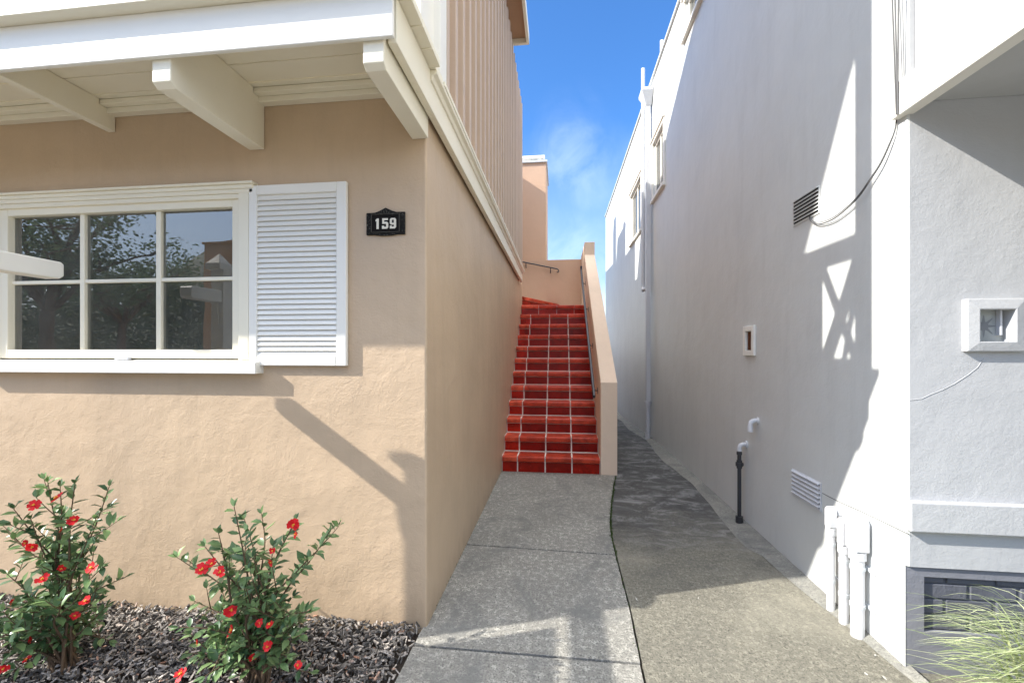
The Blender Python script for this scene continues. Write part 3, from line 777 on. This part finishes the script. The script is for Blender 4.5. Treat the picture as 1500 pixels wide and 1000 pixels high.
so_ = tag(m.build('pipe_elbow', M['pipe_white'], None, loc=(XR-.06, y, z-.055)), 'short white pipe elbow sticking out above the black riser', 'pipe')
# downspout with hopper
pdw = onX(949, 645, XR-.07); y = pdw.y
ztop = onX(946, 165, XR-.07).z; zc_ = onX(949, 590, XR-.07).z
DS = empty('downspout', (XR-.07, y, gz(y)), 'tall white downspout with a hopper head beside the far windows', 'downspout')
m = MB(); m.box(XR-.105, XR-.03, y-.045, y+.045, zc_+.02, ztop); m.build('pipe', M['pipe_grey'], DS, bevel=.006)
m = MB(); m.tube([(XR-.07, y, gz(y)-.02), (XR-.07, y, zc_)], .042, 14); m.tube([(XR-.07, y, zc_-.06), (XR-.07, y, zc_-.03)], .055, 14); m.tube([(XR-.07, y, zc_-.015), (XR-.07, y, zc_+.03)], .062, 14); m.build('boot', M['pipe_grey'], DS)
m = MB(); a, b = ztop, ztop+.22
m.add([(XR-.11, y-.05, a), (XR-.02, y-.05, a), (XR-.02, y+.05, a), (XR-.11, y+.05, a), (XR-.20, y-.15, b), (XR-.005, y-.15, b), (XR-.005, y+.15, b), (XR-.20, y+.15, b),
       (XR-.20, y-.15, b+.05), (XR-.005, y-.15, b+.05), (XR-.005, y+.15, b+.05), (XR-.20, y+.15, b+.05)],
      [(3,2,1,0), (0,1,5,4), (1,2,6,5), (2,3,7,6), (3,0,4,7), (4,5,9,8), (5,6,10,9), (6,7,11,10), (7,4,8,11), (8,9,10,11)])
m.build('hopper_head', M['pipe_white'], DS, bevel=.006)
# grey vent pipe beside it, bent at the foot
y2 = y+.42; zb_ = onX(943, 425, XR-.07).z; ze = ZP+.55
m = MB(); m.tube([(XR-.07, y2, ze), (XR-.07, y2, zb_+.12), (XR-.075, y2-.01, zb_+.04), (XR-.08, y2-.06, zb_), (XR-.06, y2-.13, zb_+.01), (XR-.002, y2-.15, zb_+.02)], .034, 12)
tag(m.build('vent_pipe', M['pipe_grey'], None, loc=(XR-.07, y2, zb_)), 'thin grey vent pipe left of the downspout rising above the parapet', 'pipe')
m = MB(); m.tube([(XR+.05, y-.5, ZP), (XR+.05, y-.5, ZP+.38)], .03, 10)
tag(m.build('roof_stub', M['pipe_white'], None, loc=(XR+.05, y-.5, ZP)), 'short white stub pipe standing on the white parapet', 'pipe')

# cables
def ctube(pts, rad): return MB().tube(pts, rad, 6)
def catmull(P, n=6):
    P = [Vector(p) for p in P]; out = []
    for i in range(len(P)-1):
        p0, p1, p2, p3 = P[max(i-1, 0)], P[i], P[i+1], P[min(i+2, len(P)-1)]
        for k in range(n):
            t = k/n; out.append(.5*((2*p1)+(p2-p0)*t+(2*p0-5*p1+4*p2-p3)*t*t+(3*p1-p0-3*p2+p3)*t**3))
    return out+[P[-1]]
cpx = [(1314, 168), (1311, 190), (1303, 212), (1290, 240), (1274, 265), (1258, 288), (1240, 306), (1222, 320), (1206, 327), (1195, 328), (1187, 323), (1186, 317)]
m = MB()
for k, (dx, dy, w) in enumerate(((0, 0, .0035), (1.0, -2.5, .0022))):
    pts = [onX(x+dx*0, y_+dy*(1 if y_ > 200 else 0), XR-.006-.02*math.sin(i/11*3.1)) for i, (x, y_) in enumerate(cpx)]
    m.tube(catmull(pts), w, 6)
for x0, x1, w in ((1307, 1313, .003), (1311, 1315, .003), (1316, 1315, .003)):
    m.tube([onX(x0, -60, XR-.045), onX(x0, 0, XR-.045), onX((x0+x1)/2, 80, XR-.043), onX(x1, 168, XR-.041)], w, 6)
tag(m.build('hanging_cable', M['cable'], None, loc=onX(1314, 168, XR-.02)), 'thin dark cable drooping down the white wall to the upper vent', 'cable')

# ================================================================= HOUSE NUMBER
yp = YF-.012
def pp(px, py): p = onY(px, py, yp); return (p.x, p.z)
x0 = pp(536.5, 330)[0]; x1 = pp(593, 330)[0]; zt0 = pp(565, 311)[1]; zp = pp(565, 304)[1]; zb0 = pp(565, 343.5)[1]
wq = x1-x0; xm = (x0+x1)/2
out = [(x0, zb0), (x0+wq*.2, zb0), (x0+wq*.35, zb0-.005), (xm, zb0-.006), (x1-wq*.35, zb0-.005), (x1-wq*.2, zb0), (x1, zb0), (x1, zt0), (x1-wq*.22, zt0+.001), (xm+wq*.17, zt0+.008), (xm, zp), (xm-wq*.17, zt0+.008), (x0+wq*.22, zt0+.001), (x0, zt0)]
HN = empty('house_number_plaque', (xm, yp, zb0), 'black and gold house number plaque reading 159 on the tan wall', 'house number')
m = MB(); m.prism(out, 1, yp, YF-.001)
def plaque_mat():
    mm, nt, b, tc = newmat('plaque_speckle')
    n = nz(nt, tc, 170, 4, .7)
    c = ramp(nt, n, [(.50, (.012, .011, .010)), (.60, (.02, .02, .02)), (.68, (.30, .29, .25))])
    nt.links.new(c, b.inputs['Base Color']); b.inputs['Roughness'].default_value = .6; b.inputs['Specular IOR Level'].default_value = .12; bump(nt, b, n, .6, .01); return mm
pq = m.build('plate', plaque_mat(), HN, bevel=.002)
m = MB(); m.box(x0+wq*.15, x1-wq*.15, yp-.0025, yp-.0005, zb0+.018, zt0-.014); m.build('panel', paint('plaque_black', (.010, .008, .007), .6, spec=.1), pq)
m = MB()
for a, b in ((.13, .15), (.85, .87)): m.box(x0+wq*a, x0+wq*b, yp-.005, yp-.0005, zb0+.012, zt0-.006)
m.box(x0+wq*.16, x1-wq*.16, yp-.005, yp-.0005, zb0+.011, zb0+.015); m.box(x0+wq*.16, x1-wq*.16, yp-.005, yp-.0005, zt0-.012, zt0-.008)
m.box(xm-.012, xm-.006, yp-.004, yp-.0005, zt0-.003, zt0+.010); m.box(xm+.004, xm+.010, yp-.004, yp-.0005, zt0-.004, zt0+.012)
m.build('border', paint('plaque_trim', (.05, .045, .035), .5, spec=.3), pq, bevel=.001)
mn = paint('numeral_ivory', (.74, .69, .58), .5)
ndx = [pp(553.5, 328)[0], pp(564.5, 328)[0], pp(576, 328)[0]]
zn0, zn1 = pp(565, 335.3)[1], pp(565, 320)[1]; hn = zn1-zn0
segs = {'1': [[(.32, 0), (.68, 0), (.68, 1), (.42, 1), (.18, .88), (.18, .72), (.32, .76)]],
        '5': [[(.0, .0), (.82, 0), (1, .14), (1, .52), (.82, .66), (.34, .66), (.34, .82), (.94, .82), (.94, 1), (.04, 1), (.04, .48), (.62, .48), (.66, .44), (.66, .22), (.62, .18), (.34, .18), (.34, .30), (0, .30)]],
        '9': [[(.0, .0), (.80, 0), (1, .14), (1, .86), (.82, 1), (.18, 1), (0, .86), (0, .50), (.18, .37), (.64, .37), (.64, .22), (.60, .18), (.34, .18), (.34, .28), (0, .28)]]}
for cx, ch in zip(ndx, '159'):
    m = MB(); wn = hn*.62
    for s in segs[ch]:
        # triangulate concave outline through bmesh
        bm = bmesh.new(); vv = [bm.verts.new((cx-wn/2+u*wn, yp-.004, zn0+v*hn)) for u, v in s]; f = bm.faces.new(vv)
        r_ = bmesh.ops.extrude_face_region(bm, geom=[f]); 
        for g_ in r_['geom']:
            if isinstance(g_, bmesh.types.BMVert): g_.co.y += .0035
        bmesh.ops.triangulate(bm, faces=bm.faces[:]); bmesh.ops.recalc_face_normals(bm, faces=bm.faces)
        me = bpy.data.meshes.new('numeral'); bm.to_mesh(me); bm.free()
    me.materials.append(mn); o = bpy.data.objects.new('numeral', me); COL.objects.link(o); o.parent = HN; o.location = -Vector(HN.location)
    if ch == '9':
        q = MB(); q.box(cx-wn*.16, cx+wn*.14, yp-.0048, yp-.0040, zn0+hn*.54, zn0+hn*.83); q.build('numeral_counter', M['dark'], o)

# ================================================================= SIGN POST (arm reaches into the picture, its shadow falls on the wall)
SPX = -2.56
SP = empty('sign_post', (SPX, 1.52, 0), 'white wooden sign post whose square arm pokes in at the left edge by the window', 'sign post')
m = MB(); w = .05
m.box(SPX-w, SPX+w, 1.508, 1.604, -.1, 2.12)
m.prism([(1.6045, 1.868), (1.626, 1.868), (1.625, 1.80), (1.618, 1.73), (1.6045, 1.66)], 0, SPX-.03, SPX+.02)
m.build('post', M['white'], SP, bevel=.004)
m = MB(); m.box(SPX-.085, SPX+.035, 1.480, 1.620, 2.121, 2.165)
m.add([(SPX-.08, 1.485, 2.166), (SPX+.03, 1.485, 2.166), (SPX+.03, 1.615, 2.166), (SPX-.08, 1.615, 2.166), (SPX-.025, 1.55, 2.25)], [(0,1,4), (1,2,4), (2,3,4), (3,0,4)])
m.build('cap', M['white'], SP, bevel=.003)
m = MB()
m.prism([(1.85, 1.870), (1.868, 1.885), (1.868, 1.945), (1.855, 1.955), (1.606, 1.960), (1.606, 1.870)], 0, SPX-.045, SPX+.045)
m.prism([(1.513, 1.960), (.55, 1.960), (.55, 1.870), (1.513, 1.870)], 0, SPX-.045, SPX+.045)
m.build('arm', M['white'], SP, bevel=.006)
m = MB(); m.box(SPX-.012, SPX+.012, .65, 1.41, 1.15, 1.79); m.build('sign_panel', M['white'], SP)
for yy in (.75, 1.30): MB().tube([(SPX, yy, 1.788), (SPX, yy, 1.868)], .004, 6).build('hook', M['iron'], SP)

# ================================================================= PLANTS
def leaf(mb, p, d, L, wdt, up, curl=.15):
    d = d.normalized(); side = d.cross(up)
    if side.length < .05: side = d.cross(Vector((1, 0, 0)))
    side.normalize(); n = side.cross(d)
    q = [(0, 0, 0), (.28, .40, .10), (.62, .46, .10), (1, 0, -curl), (.62, -.46, .10), (.28, -.40, .10), (.28, 0, -.02), (.65, 0, -.04)]
    vs = [p+d*(a*L)+side*(b*wdt)+n*(c*wdt*1.3) for a, b, c in q]
    mb.add(vs, [(0, 6, 1), (6, 7, 2, 1), (7, 3, 2), (0, 5, 6), (6, 5, 4, 7), (7, 4, 3)], smooth=True)
def flower(p, d, rad, parent, rng):
    d = d.normalized(); a = d.cross(Vector((0, 0, 1)))
    if a.length < .1: a = Vector((1, 0, 0))
    a.normalize(); b = d.cross(a); m = MB(); n = rng.choice((5, 5, 6)); ph = rng.uniform(0, 1)
    for k in range(n):
        t = ph+2*math.pi*k/n; u = a*math.cos(t)+b*math.sin(t); s = d.cross(u); rr_ = rad*rng.uniform(.7, 1.2); lift = rng.uniform(-.1, 1.0)
        pts = [(0, 0, 0), (.35, .30, .2), (.75, .48, .5), (1.0, .28, .62), (.93, 0, .50), (1.0, -.28, .62), (.75, -.48, .5), (.35, -.30, .2), (.5, 0, .15)]
        vs = [p+u*(x*rr_)+s*(y_*rr_)+d*(z*rr_*lift) for x, y_, z in pts]
        m.add(vs, [(8, 0, 1), (8, 1, 2), (8, 2, 3), (8, 3, 4), (8, 4, 5), (8, 5, 6), (8, 6, 7), (8, 7, 0)], smooth=True)
    f = m.build('flower', M['petal'], parent, fixn=False)
    c = MB()
    for k in range(16):
        t = rng.uniform(0, 6.28); q = rng.uniform(0, .25)*rad; u = a*math.cos(t)+b*math.sin(t)
        c.tube([p+d*.001+u*q*.5, p+u*q*1.3+d*rad*.42], rad*.05, 4)
    c.build('stamen', M['stamen'], f)
def camellia(name, base, tips, label, flowers, seed, Ymid):
    rng = random.Random(seed)
    e = empty(name, base, label, 'shrub', 'flowering shrubs in the mulch bed')
    st = MB(); lf = MB(); base = Vector(base)
    def twig_leaves(path, start=.25, den=.021):
        acc = 0; side = 1
        total = sum((b-a).length for a, b in zip(path[:-1], path[1:])); run = 0
        for a, b in zip(path[:-1], path[1:]):
            seg = (b-a).length; t = 0; u = (b-a).normalized()
            while acc+seg-t > den:
                t += den-acc; acc = 0
                if (run+t)/total < start: continue
                p = a+u*t; az = rng.uniform(0, 6.28)
                o = u.orthogonal(); o.rotate(Matrix.Rotation(az, 3, u)); dd = (u*.55+o*.9+Vector((0, 0, .15))).normalized()
                L = rng.uniform(.036, .070)
                leaf(lf, p, dd, L, L*rng.uniform(.42, .52), Vector((rng.uniform(-.5, .5), rng.uniform(-.6, .3), 1)).normalized(), rng.uniform(-.1, .4))
            acc += seg-t; run += seg
        dd = (path[-1]-path[-2]).normalized()
        for k in range(3):
            o = dd.orthogonal(); o.rotate(Matrix.Rotation(rng.uniform(0, 6.28), 3, dd))
            leaf(lf, path[-1], dd+o*.35, rng.uniform(.03, .045), .017, Vector((0, -.3, 1)), .1)
    for (px, py, sub) in tips:
        Y = Ymid+rng.uniform(-.16, .16); tip = onY(px, py, Y)
        tip.z = max(tip.z, .05)
        b0 = base+Vector((rng.uniform(-.05, .05), rng.uniform(-.05, .05), 0))
        mid = b0.lerp(tip, .5)+Vector((-(tip.x-b0.x)*.22+rng.uniform(-.03, .03), rng.uniform(-.03, .03), .04+.05*rng.random()))
        path = catmull([b0, b0.lerp(mid, .5)+Vector((rng.uniform(-.015, .015), 0, 0)), mid, mid.lerp(tip, .5)+Vector((rng.uniform(-.02, .02), 0, rng.uniform(-.01, .02))), tip], 5)
        n = len(path); st.tube(path, [.0065*(1-.75*i/(n-1)) for i in range(n)], 6)
        twig_leaves(path[n//3:], .15)
        for s in range(max(1, sub+(-1 if py < 860 else 1))):
            i0 = rng.randrange(n//5, n-3); p0 = path[i0]; ln = rng.uniform(.09, .20)*(1.1-.4*i0/n)
            dr = Vector((rng.uniform(-1, 1), rng.uniform(-.8, .8), rng.uniform(.1, 1.0))).normalized()
            tw = catmull([p0, p0+dr*ln*.5+Vector((0, 0, .01)), p0+dr*ln+Vector((0, 0, .03))], 4)
            st.tube(tw, [.003*(1-.6*i/(len(tw)-1)) for i in range(len(tw))], 5)
            twig_leaves(tw, .1)
    st.build('stem', M['bark'], e)
    lf.build('foliage', M['leaf'], e, fixn=False)
    for (px, py, sz) in flowers:
        p = onY(px, py, Ymid-.13+rng.uniform(-.05, .05)); flower(p, Vector((rng.uniform(-1.3, 1.3), -1, rng.uniform(-.3, 1.6))), sz*rng.uniform(.8, 1.2), e, rng)
    return e
bs2 = onY(380, 1000, 1.74); b2 = (bs2.x, 1.74, 0)
camellia('camellia_shrub', b2,
  [(343,742,3),(358,760,2),(383,752,2),(430,770,2),(432,762,1),(484,776,2),(470,800,2),(275,820,3),(300,800,4),(320,780,4),(400,800,4),(445,830,2),
   (262,918,4),(285,880,4),(275,960,5),(300,990,4),(330,900,5),(360,860,5),(345,940,6),(400,880,5),(452,895,3),(440,930,4),(420,960,5),(395,985,4),(455,985,3),(380,920,5),(310,930,5)],
  'lower camellia shrub with red flowers, nearer the wall corner, one long branch leaning right',
  [(296,834,.024),(311,826,.022),(322,838,.018),(430,768,.022),(434,782,.018),(400,806,.016),(398,822,.014),(338,893,.022),(341,922,.024),(290,940,.018),(380,912,.018),(396,914,.018),(266,986,.026),(392,946,.018),(436,974,.016),(370,962,.014)],
  21, 1.72)
bs1 = onY(95, 1000, 1.74)
camellia('camellia_shrub', (bs1.x, 1.74, 0),
  [(70,706,3),(88,712,3),(110,708,3),(160,712,2),(20,745,3),(5,770,3),(140,760,3),(45,760,4),(95,750,5),(120,800,4),(60,830,5),(10,840,4),(150,830,3),(184,845,3),
   (150,870,4),(30,880,5),(90,880,6),(5,915,4),(40,940,5),(80,950,5),(130,930,4),(160,960,4),(-20,960,4),(20,985,4),(110,990,4),(60,800,4),(-25,880,3),(-30,1000,4)],
  'taller camellia shrub at the left picture edge, densely leaved with red and yellow flowers',
  [(50,740,.024),(84,730,.024),(108,762,.021),(91,776,.018),(38,795,.020),(48,800,.018),(135,832,.026),(62,848,.020),(90,832,.016),(126,880,.028),(20,879,.016),(46,935,.020),(110,902,.018),(5,978,.020),(40,965,.014)],
  33, 1.72)

# ornamental grass
gr = MB(); rng = random.Random(8); gc = Vector((1.86, 1.66, 0))
for i in range(760):
    a = rng.uniform(0, 2*math.pi); reach = rng.uniform(.20, .56); hgt = rng.uniform(.35, .88)
    if rng.random() < .45: a = rng.gauss(math.pi, .55)
    b0 = gc+Vector((rng.gauss(0, .07), rng.gauss(0, .06), .0)); d = Vector((math.cos(a), math.sin(a)*.65, 0)); w = rng.uniform(.0022, .0058)
    s = d.cross(Vector((0, 0, 1))).normalized(); pts = []
    n = 9
    for k in range(n+1):
        t = k/n; pts.append(b0+d*reach*(t**1.5)+Vector((0, 0, hgt*(1.55*t-.75*t*t*(1+.6*reach)))))
    if any(p.y > YR-.04 and p.x > XR-.02 for p in pts):
        pts = [Vector((p.x, min(p.y, YR-.045), p.z)) for p in pts]
    vs = []
    for k, p in enumerate(pts):
        ww_ = w*(1-(k/n)**2.2); vs += [p-s*ww_, p+s*ww_]
    gr.add(vs, [(2*k, 2*k+1, 2*k+3, 2*k+2) for k in range(n)], smooth=True)
gro = gr.build('ornamental_grass', M['grass'], None, loc=(gc.x, gc.y, 0), fixn=False)
tag(gro, 'yellow green arching ornamental grass clump against the grey plinth', 'grass clump')

# ================================================================= ACROSS THE STREET (seen only in the window reflection)
def tree(x, y, h, rad, label, seed):
    rng = random.Random(seed); e = empty('street_tree', (x, y, 0), label, 'tree', 'trees reflected in the window')
    tr = MB(); lf = MB(); clumps = []
    base = Vector((x, y, -.02)); fork = base+Vector((.1, 0, h*.38))
    tr.tube([base, base.lerp(fork, .5)+Vector((.06, .05, 0)), fork], [.20, .15, .12], 10)
    for k in range(9):
        a = 6.28*k/9+rng.uniform(-.3, .3); q = fork+Vector((math.cos(a)*rad*rng.uniform(.5, .95), math.sin(a)*rad*rng.uniform(.5, .95), rng.uniform(.1, .55)*h))
        path = catmull([fork, fork.lerp(q, .5)+Vector((rng.uniform(-.3, .3), rng.uniform(-.3, .3), .3)), q], 5)
        tr.tube(path, [.09*(1-.8*i/(len(path)-1)) for i in range(len(path))], 7)
        for j in (4, 6, 8, len(path)-1): clumps.append(path[min(j, len(path)-1)]+Vector((rng.uniform(-.3, .3), rng.uniform(-.3, .3), rng.uniform(-.1, .4))))
        for s in range(3):
            p0 = path[rng.randrange(4, len(path))]; p1 = p0+Vector((rng.uniform(-1, 1), rng.uniform(-1, 1), rng.uniform(-.3, .7)))*rad*.4
            tr.tube([p0, p0.lerp(p1, .5)+Vector((0, 0, .08)), p1], [.03, .02, .008], 5); clumps.append(p1)
    for c in clumps:
        for i in range(95):
            v = Vector((rng.gauss(0, .30), rng.gauss(0, .30), rng.gauss(0, .20))); d = Vector((rng.uniform(-1, 1), rng.uniform(-1, 1), rng.uniform(-.5, .8)))
            L = rng.uniform(.08, .15); u = d.normalized()*L; s = u.orthogonal().normalized()*L*.3; p = c+v
            lf.add([p, p+u*.5+s, p+u, p+u*.5-s], [(0,1,2,3)])
    tr.build('trunk', M['bark'], e); lf.build('crown', M['tree_leaf'], e, fixn=False)
tree(-14.2, -5.6, 7.0, 2.9, 'dark spreading tree across the street, mirrored in the left window panes', 5)
tree(-15.6, -8.8, 6.6, 2.6, 'leafy tree across the street, mirrored in the middle window panes', 6)
hd = MB(); rng = random.Random(12)
for i in range(26000):
    x = rng.uniform(-27, -14.3); z = rng.uniform(0, 4.6+.5*math.sin(x*1.3)+.3*math.sin(x*3.1)); y = -11.6+rng.uniform(-.6, .6)
    L = rng.uniform(.10, .20); u = Vector((rng.uniform(-1, 1), rng.uniform(-1, 1), rng.uniform(-1, 1))).normalized()*L; s = u.orthogonal().normalized()*L*.4; p = Vector((x, y, z))
    hd.add([p, p+u*.5+s, p+u, p+u*.5-s], [(0,1,2,3)])
tag(hd.build('hedge', M['tree_leaf'], None, fixn=False, loc=(-20, -11.6, 0)), 'tall green hedge across the street, mirrored low in the window', 'hedge')
NB = empty('street_house', (-7, -10, 0), 'orange stucco house across the street, mirrored in the right window panes', 'house')
m = MB(); wall_grid(m, 1, -7.6, -11.2, -2.6, -.1, 4.9, [(-10.0, -8.6, 1.0, 2.3), (-6.2, -4.6, 1.0, 2.3)], -.15)
m.box(-11.2, -2.6, -12.5, -7.76, -.1, 4.9); m.build('wall', M['orange'], NB, fixn=False)
m = MB(); m.box(-11.25, -2.55, -12.55, -7.55, 4.901, 4.98); m.build('roof', M['orange'], NB)
for a, b, c, d in ((-10.0, -8.6, 1.0, 2.3), (-6.2, -4.6, 1.0, 2.3)):
    m = MB(); frame(m, a, b, c, d, a+.07, b-.07, c+.07, d-.07, -7.7, -7.62); o = m.build('window', M['white'], NB)
    m = MB(); m.box(a+.05, b-.05, -7.68, -7.67, c+.05, d-.05); m.build('pane', M['glass'], o)

# ================================================================= WORLD, SUN, CAMERA
w = bpy.data.worlds.new('World'); scene.world = w; w.use_nodes = True
nt = w.node_tree; bg = nt.nodes['Background']
sky = nt.nodes.new('ShaderNodeTexSky'); sky.sky_type = 'NISHITA'; sky.sun_disc = False
elev = math.asin(-SUN.z); sky.sun_elevation = elev
sky.sun_rotation = math.atan2(-SUN.x, -SUN.y)
sky.air_density = 1.0; sky.dust_density = .6; sky.ozone_density = 1.6; sky.altitude = 50
tcw = nt.nodes.new('ShaderNodeTexCoord')
nrm = nt.nodes.new('ShaderNodeVectorMath'); nrm.operation = 'NORMALIZE'; nt.links.new(tcw.outputs['Generated'], nrm.inputs[0])
def wnoise(scale, detail, dist, sc=(1, 1, 1), loc=(0, 0, 0)):
    mp = nt.nodes.new('ShaderNodeMapping'); mp.inputs['Scale'].default_value = sc; mp.inputs['Location'].default_value = loc
    nt.links.new(nrm.outputs[0], mp.inputs[0])
    n = nt.nodes.new('ShaderNodeTexNoise'); n.inputs['Scale'].default_value = scale; n.inputs['Detail'].default_value = detail
    n.inputs['Roughness'].default_value = .6; n.inputs['Distortion'].default_value = dist; nt.links.new(mp.outputs[0], n.inputs[0]); return n.outputs['Fac']
wob = nt.nodes.new('ShaderNodeTexNoise'); wob.inputs['Scale'].default_value = 3.4; wob.inputs['Detail'].default_value = 6; wob.inputs['Distortion'].default_value = .6
nt.links.new(nrm.outputs[0], wob.inputs[0])
wsub = nt.nodes.new('ShaderNodeVectorMath'); wsub.operation = 'MULTIPLY_ADD'; wsub.inputs[1].default_value = (.34, .34, .34)
nt.links.new(wob.outputs['Color'], wsub.inputs[0])
wad = nt.nodes.new('ShaderNodeVectorMath'); wad.operation = 'SUBTRACT'; nt.links.new(nrm.outputs[0], wsub.inputs[2]); nt.links.new(wsub.outputs[0], wad.inputs[0]); wad.inputs[1].default_value = (.17, .17, .17)
def blob(px, py, inner, outer):
    d = ray(px, py).normalized()
    dp = nt.nodes.new('ShaderNodeVectorMath'); dp.operation = 'DISTANCE'; nt.links.new(wad.outputs[0], dp.inputs[0]); dp.inputs[1].default_value = d
    mr = nt.nodes.new('ShaderNodeMapRange'); mr.inputs[1].default_value = outer; mr.inputs[2].default_value = inner; mr.inputs[3].default_value = 0; mr.inputs[4].default_value = 1
    mr.interpolation_type = 'SMOOTHSTEP'
    nt.links.new(dp.outputs['Value'], mr.inputs[0]); return mr.outputs[0]
cn = ramp(nt, wnoise(7, 9, 1.6, (1.0, 1, .55)), [(.34, 0.0), (.68, 1.0)])
c1 = math_n(nt, 'MAXIMUM', math_n(nt, 'MULTIPLY', blob(885, 232, .0, .14), .075), math_n(nt, 'MULTIPLY', blob(830, 390, .0, .20), .075))
cm = math_n(nt, 'MULTIPLY', cn, c1)
# unseen bright cloud added for fill light, overhead and behind the camera; the north stays blue
sepw = nt.nodes.new('ShaderNodeSeparateXYZ'); nt.links.new(nrm.outputs[0], sepw.inputs[0])
south = ramp(nt, math_n(nt, 'MULTIPLY', math_n(nt, 'ADD', sepw.outputs[1], 1.0), .5), [(.62, 1.0), (.83, 0.0)])
south = math_n(nt, 'MULTIPLY', south, ramp(nt, sepw.outputs[2], [(.52, .0), (.86, 1.0)]))
gen = math_n(nt, 'MULTIPLY', south, ramp(nt, wnoise(2.2, 6, .5, (1, 1, 1.6)), [(.36, .35), (.60, 1.0)]))
lows = math_n(nt, 'MULTIPLY', ramp(nt, math_n(nt, 'MULTIPLY', math_n(nt, 'ADD', sepw.outputs[1], 1.0), .5), [(.3, 1.0), (.45, 0.0)]), ramp(nt, sepw.outputs[2], [(.30, .20), (.48, 0.0)]))
gen = math_n(nt, 'MAXIMUM', gen, lows)
cm = math_n(nt, 'MAXIMUM', cm, gen)
CLOUD = (15.0, 15.0, 15.0)
SKYT = (.36, .66, .98)
mxn = nt.nodes.new('ShaderNodeMix'); mxn.data_type = 'RGBA'
nt.links.new(cm, mxn.inputs[0]); clear = mix(nt, 1.0, sky.outputs[0], SKYT, 'MULTIPLY')
clear = mix(nt, ramp(nt, sepw.outputs[2], [(.10, .65), (.47, 0.0)]), clear, (2.1, 2.5, 2.75))   # whitish haze low over the horizon
clear = mix(nt, ramp(nt, sepw.outputs[2], [(.03, .9), (.17, 0.0)]), clear, (5.0, 5.2, 5.4))  # brighter band hidden at the horizon, added to light the far white wall
nt.links.new(clear, mxn.inputs[6]); mxn.inputs[7].default_value = (*CLOUD, 1)
nt.links.new(mxn.outputs[2], bg.inputs[0]); bg.inputs[1].default_value = .15

sun = bpy.data.lights.new('Sun', 'SUN'); sun.energy = 3.9; sun.angle = R(.5); sun.color = (1, .95, .87)
so = bpy.data.objects.new('Sun', sun); COL.objects.link(so); so.rotation_euler = SUN.to_track_quat('-Z', 'Y').to_euler()
so.location = (-10, -4, 8)

cam = bpy.data.cameras.new('Camera'); co = bpy.data.objects.new('Camera', cam); COL.objects.link(co)
cam.sensor_width = 36; cam.lens = F/1500*36; cam.shift_y = (CY-500)/1500; cam.clip_end = 2000; cam.clip_start = .02
co.location = (0, 0, H); co.rotation_euler = (math.pi/2, 0, T)
scene.camera = co
scene.view_settings.view_transform = 'Standard'; scene.view_settings.look = 'None'
scene.view_settings.exposure = 1.18; scene.view_settings.gamma = 1
scene.cycles.max_bounces = 10; scene.cycles.diffuse_bounces = 6
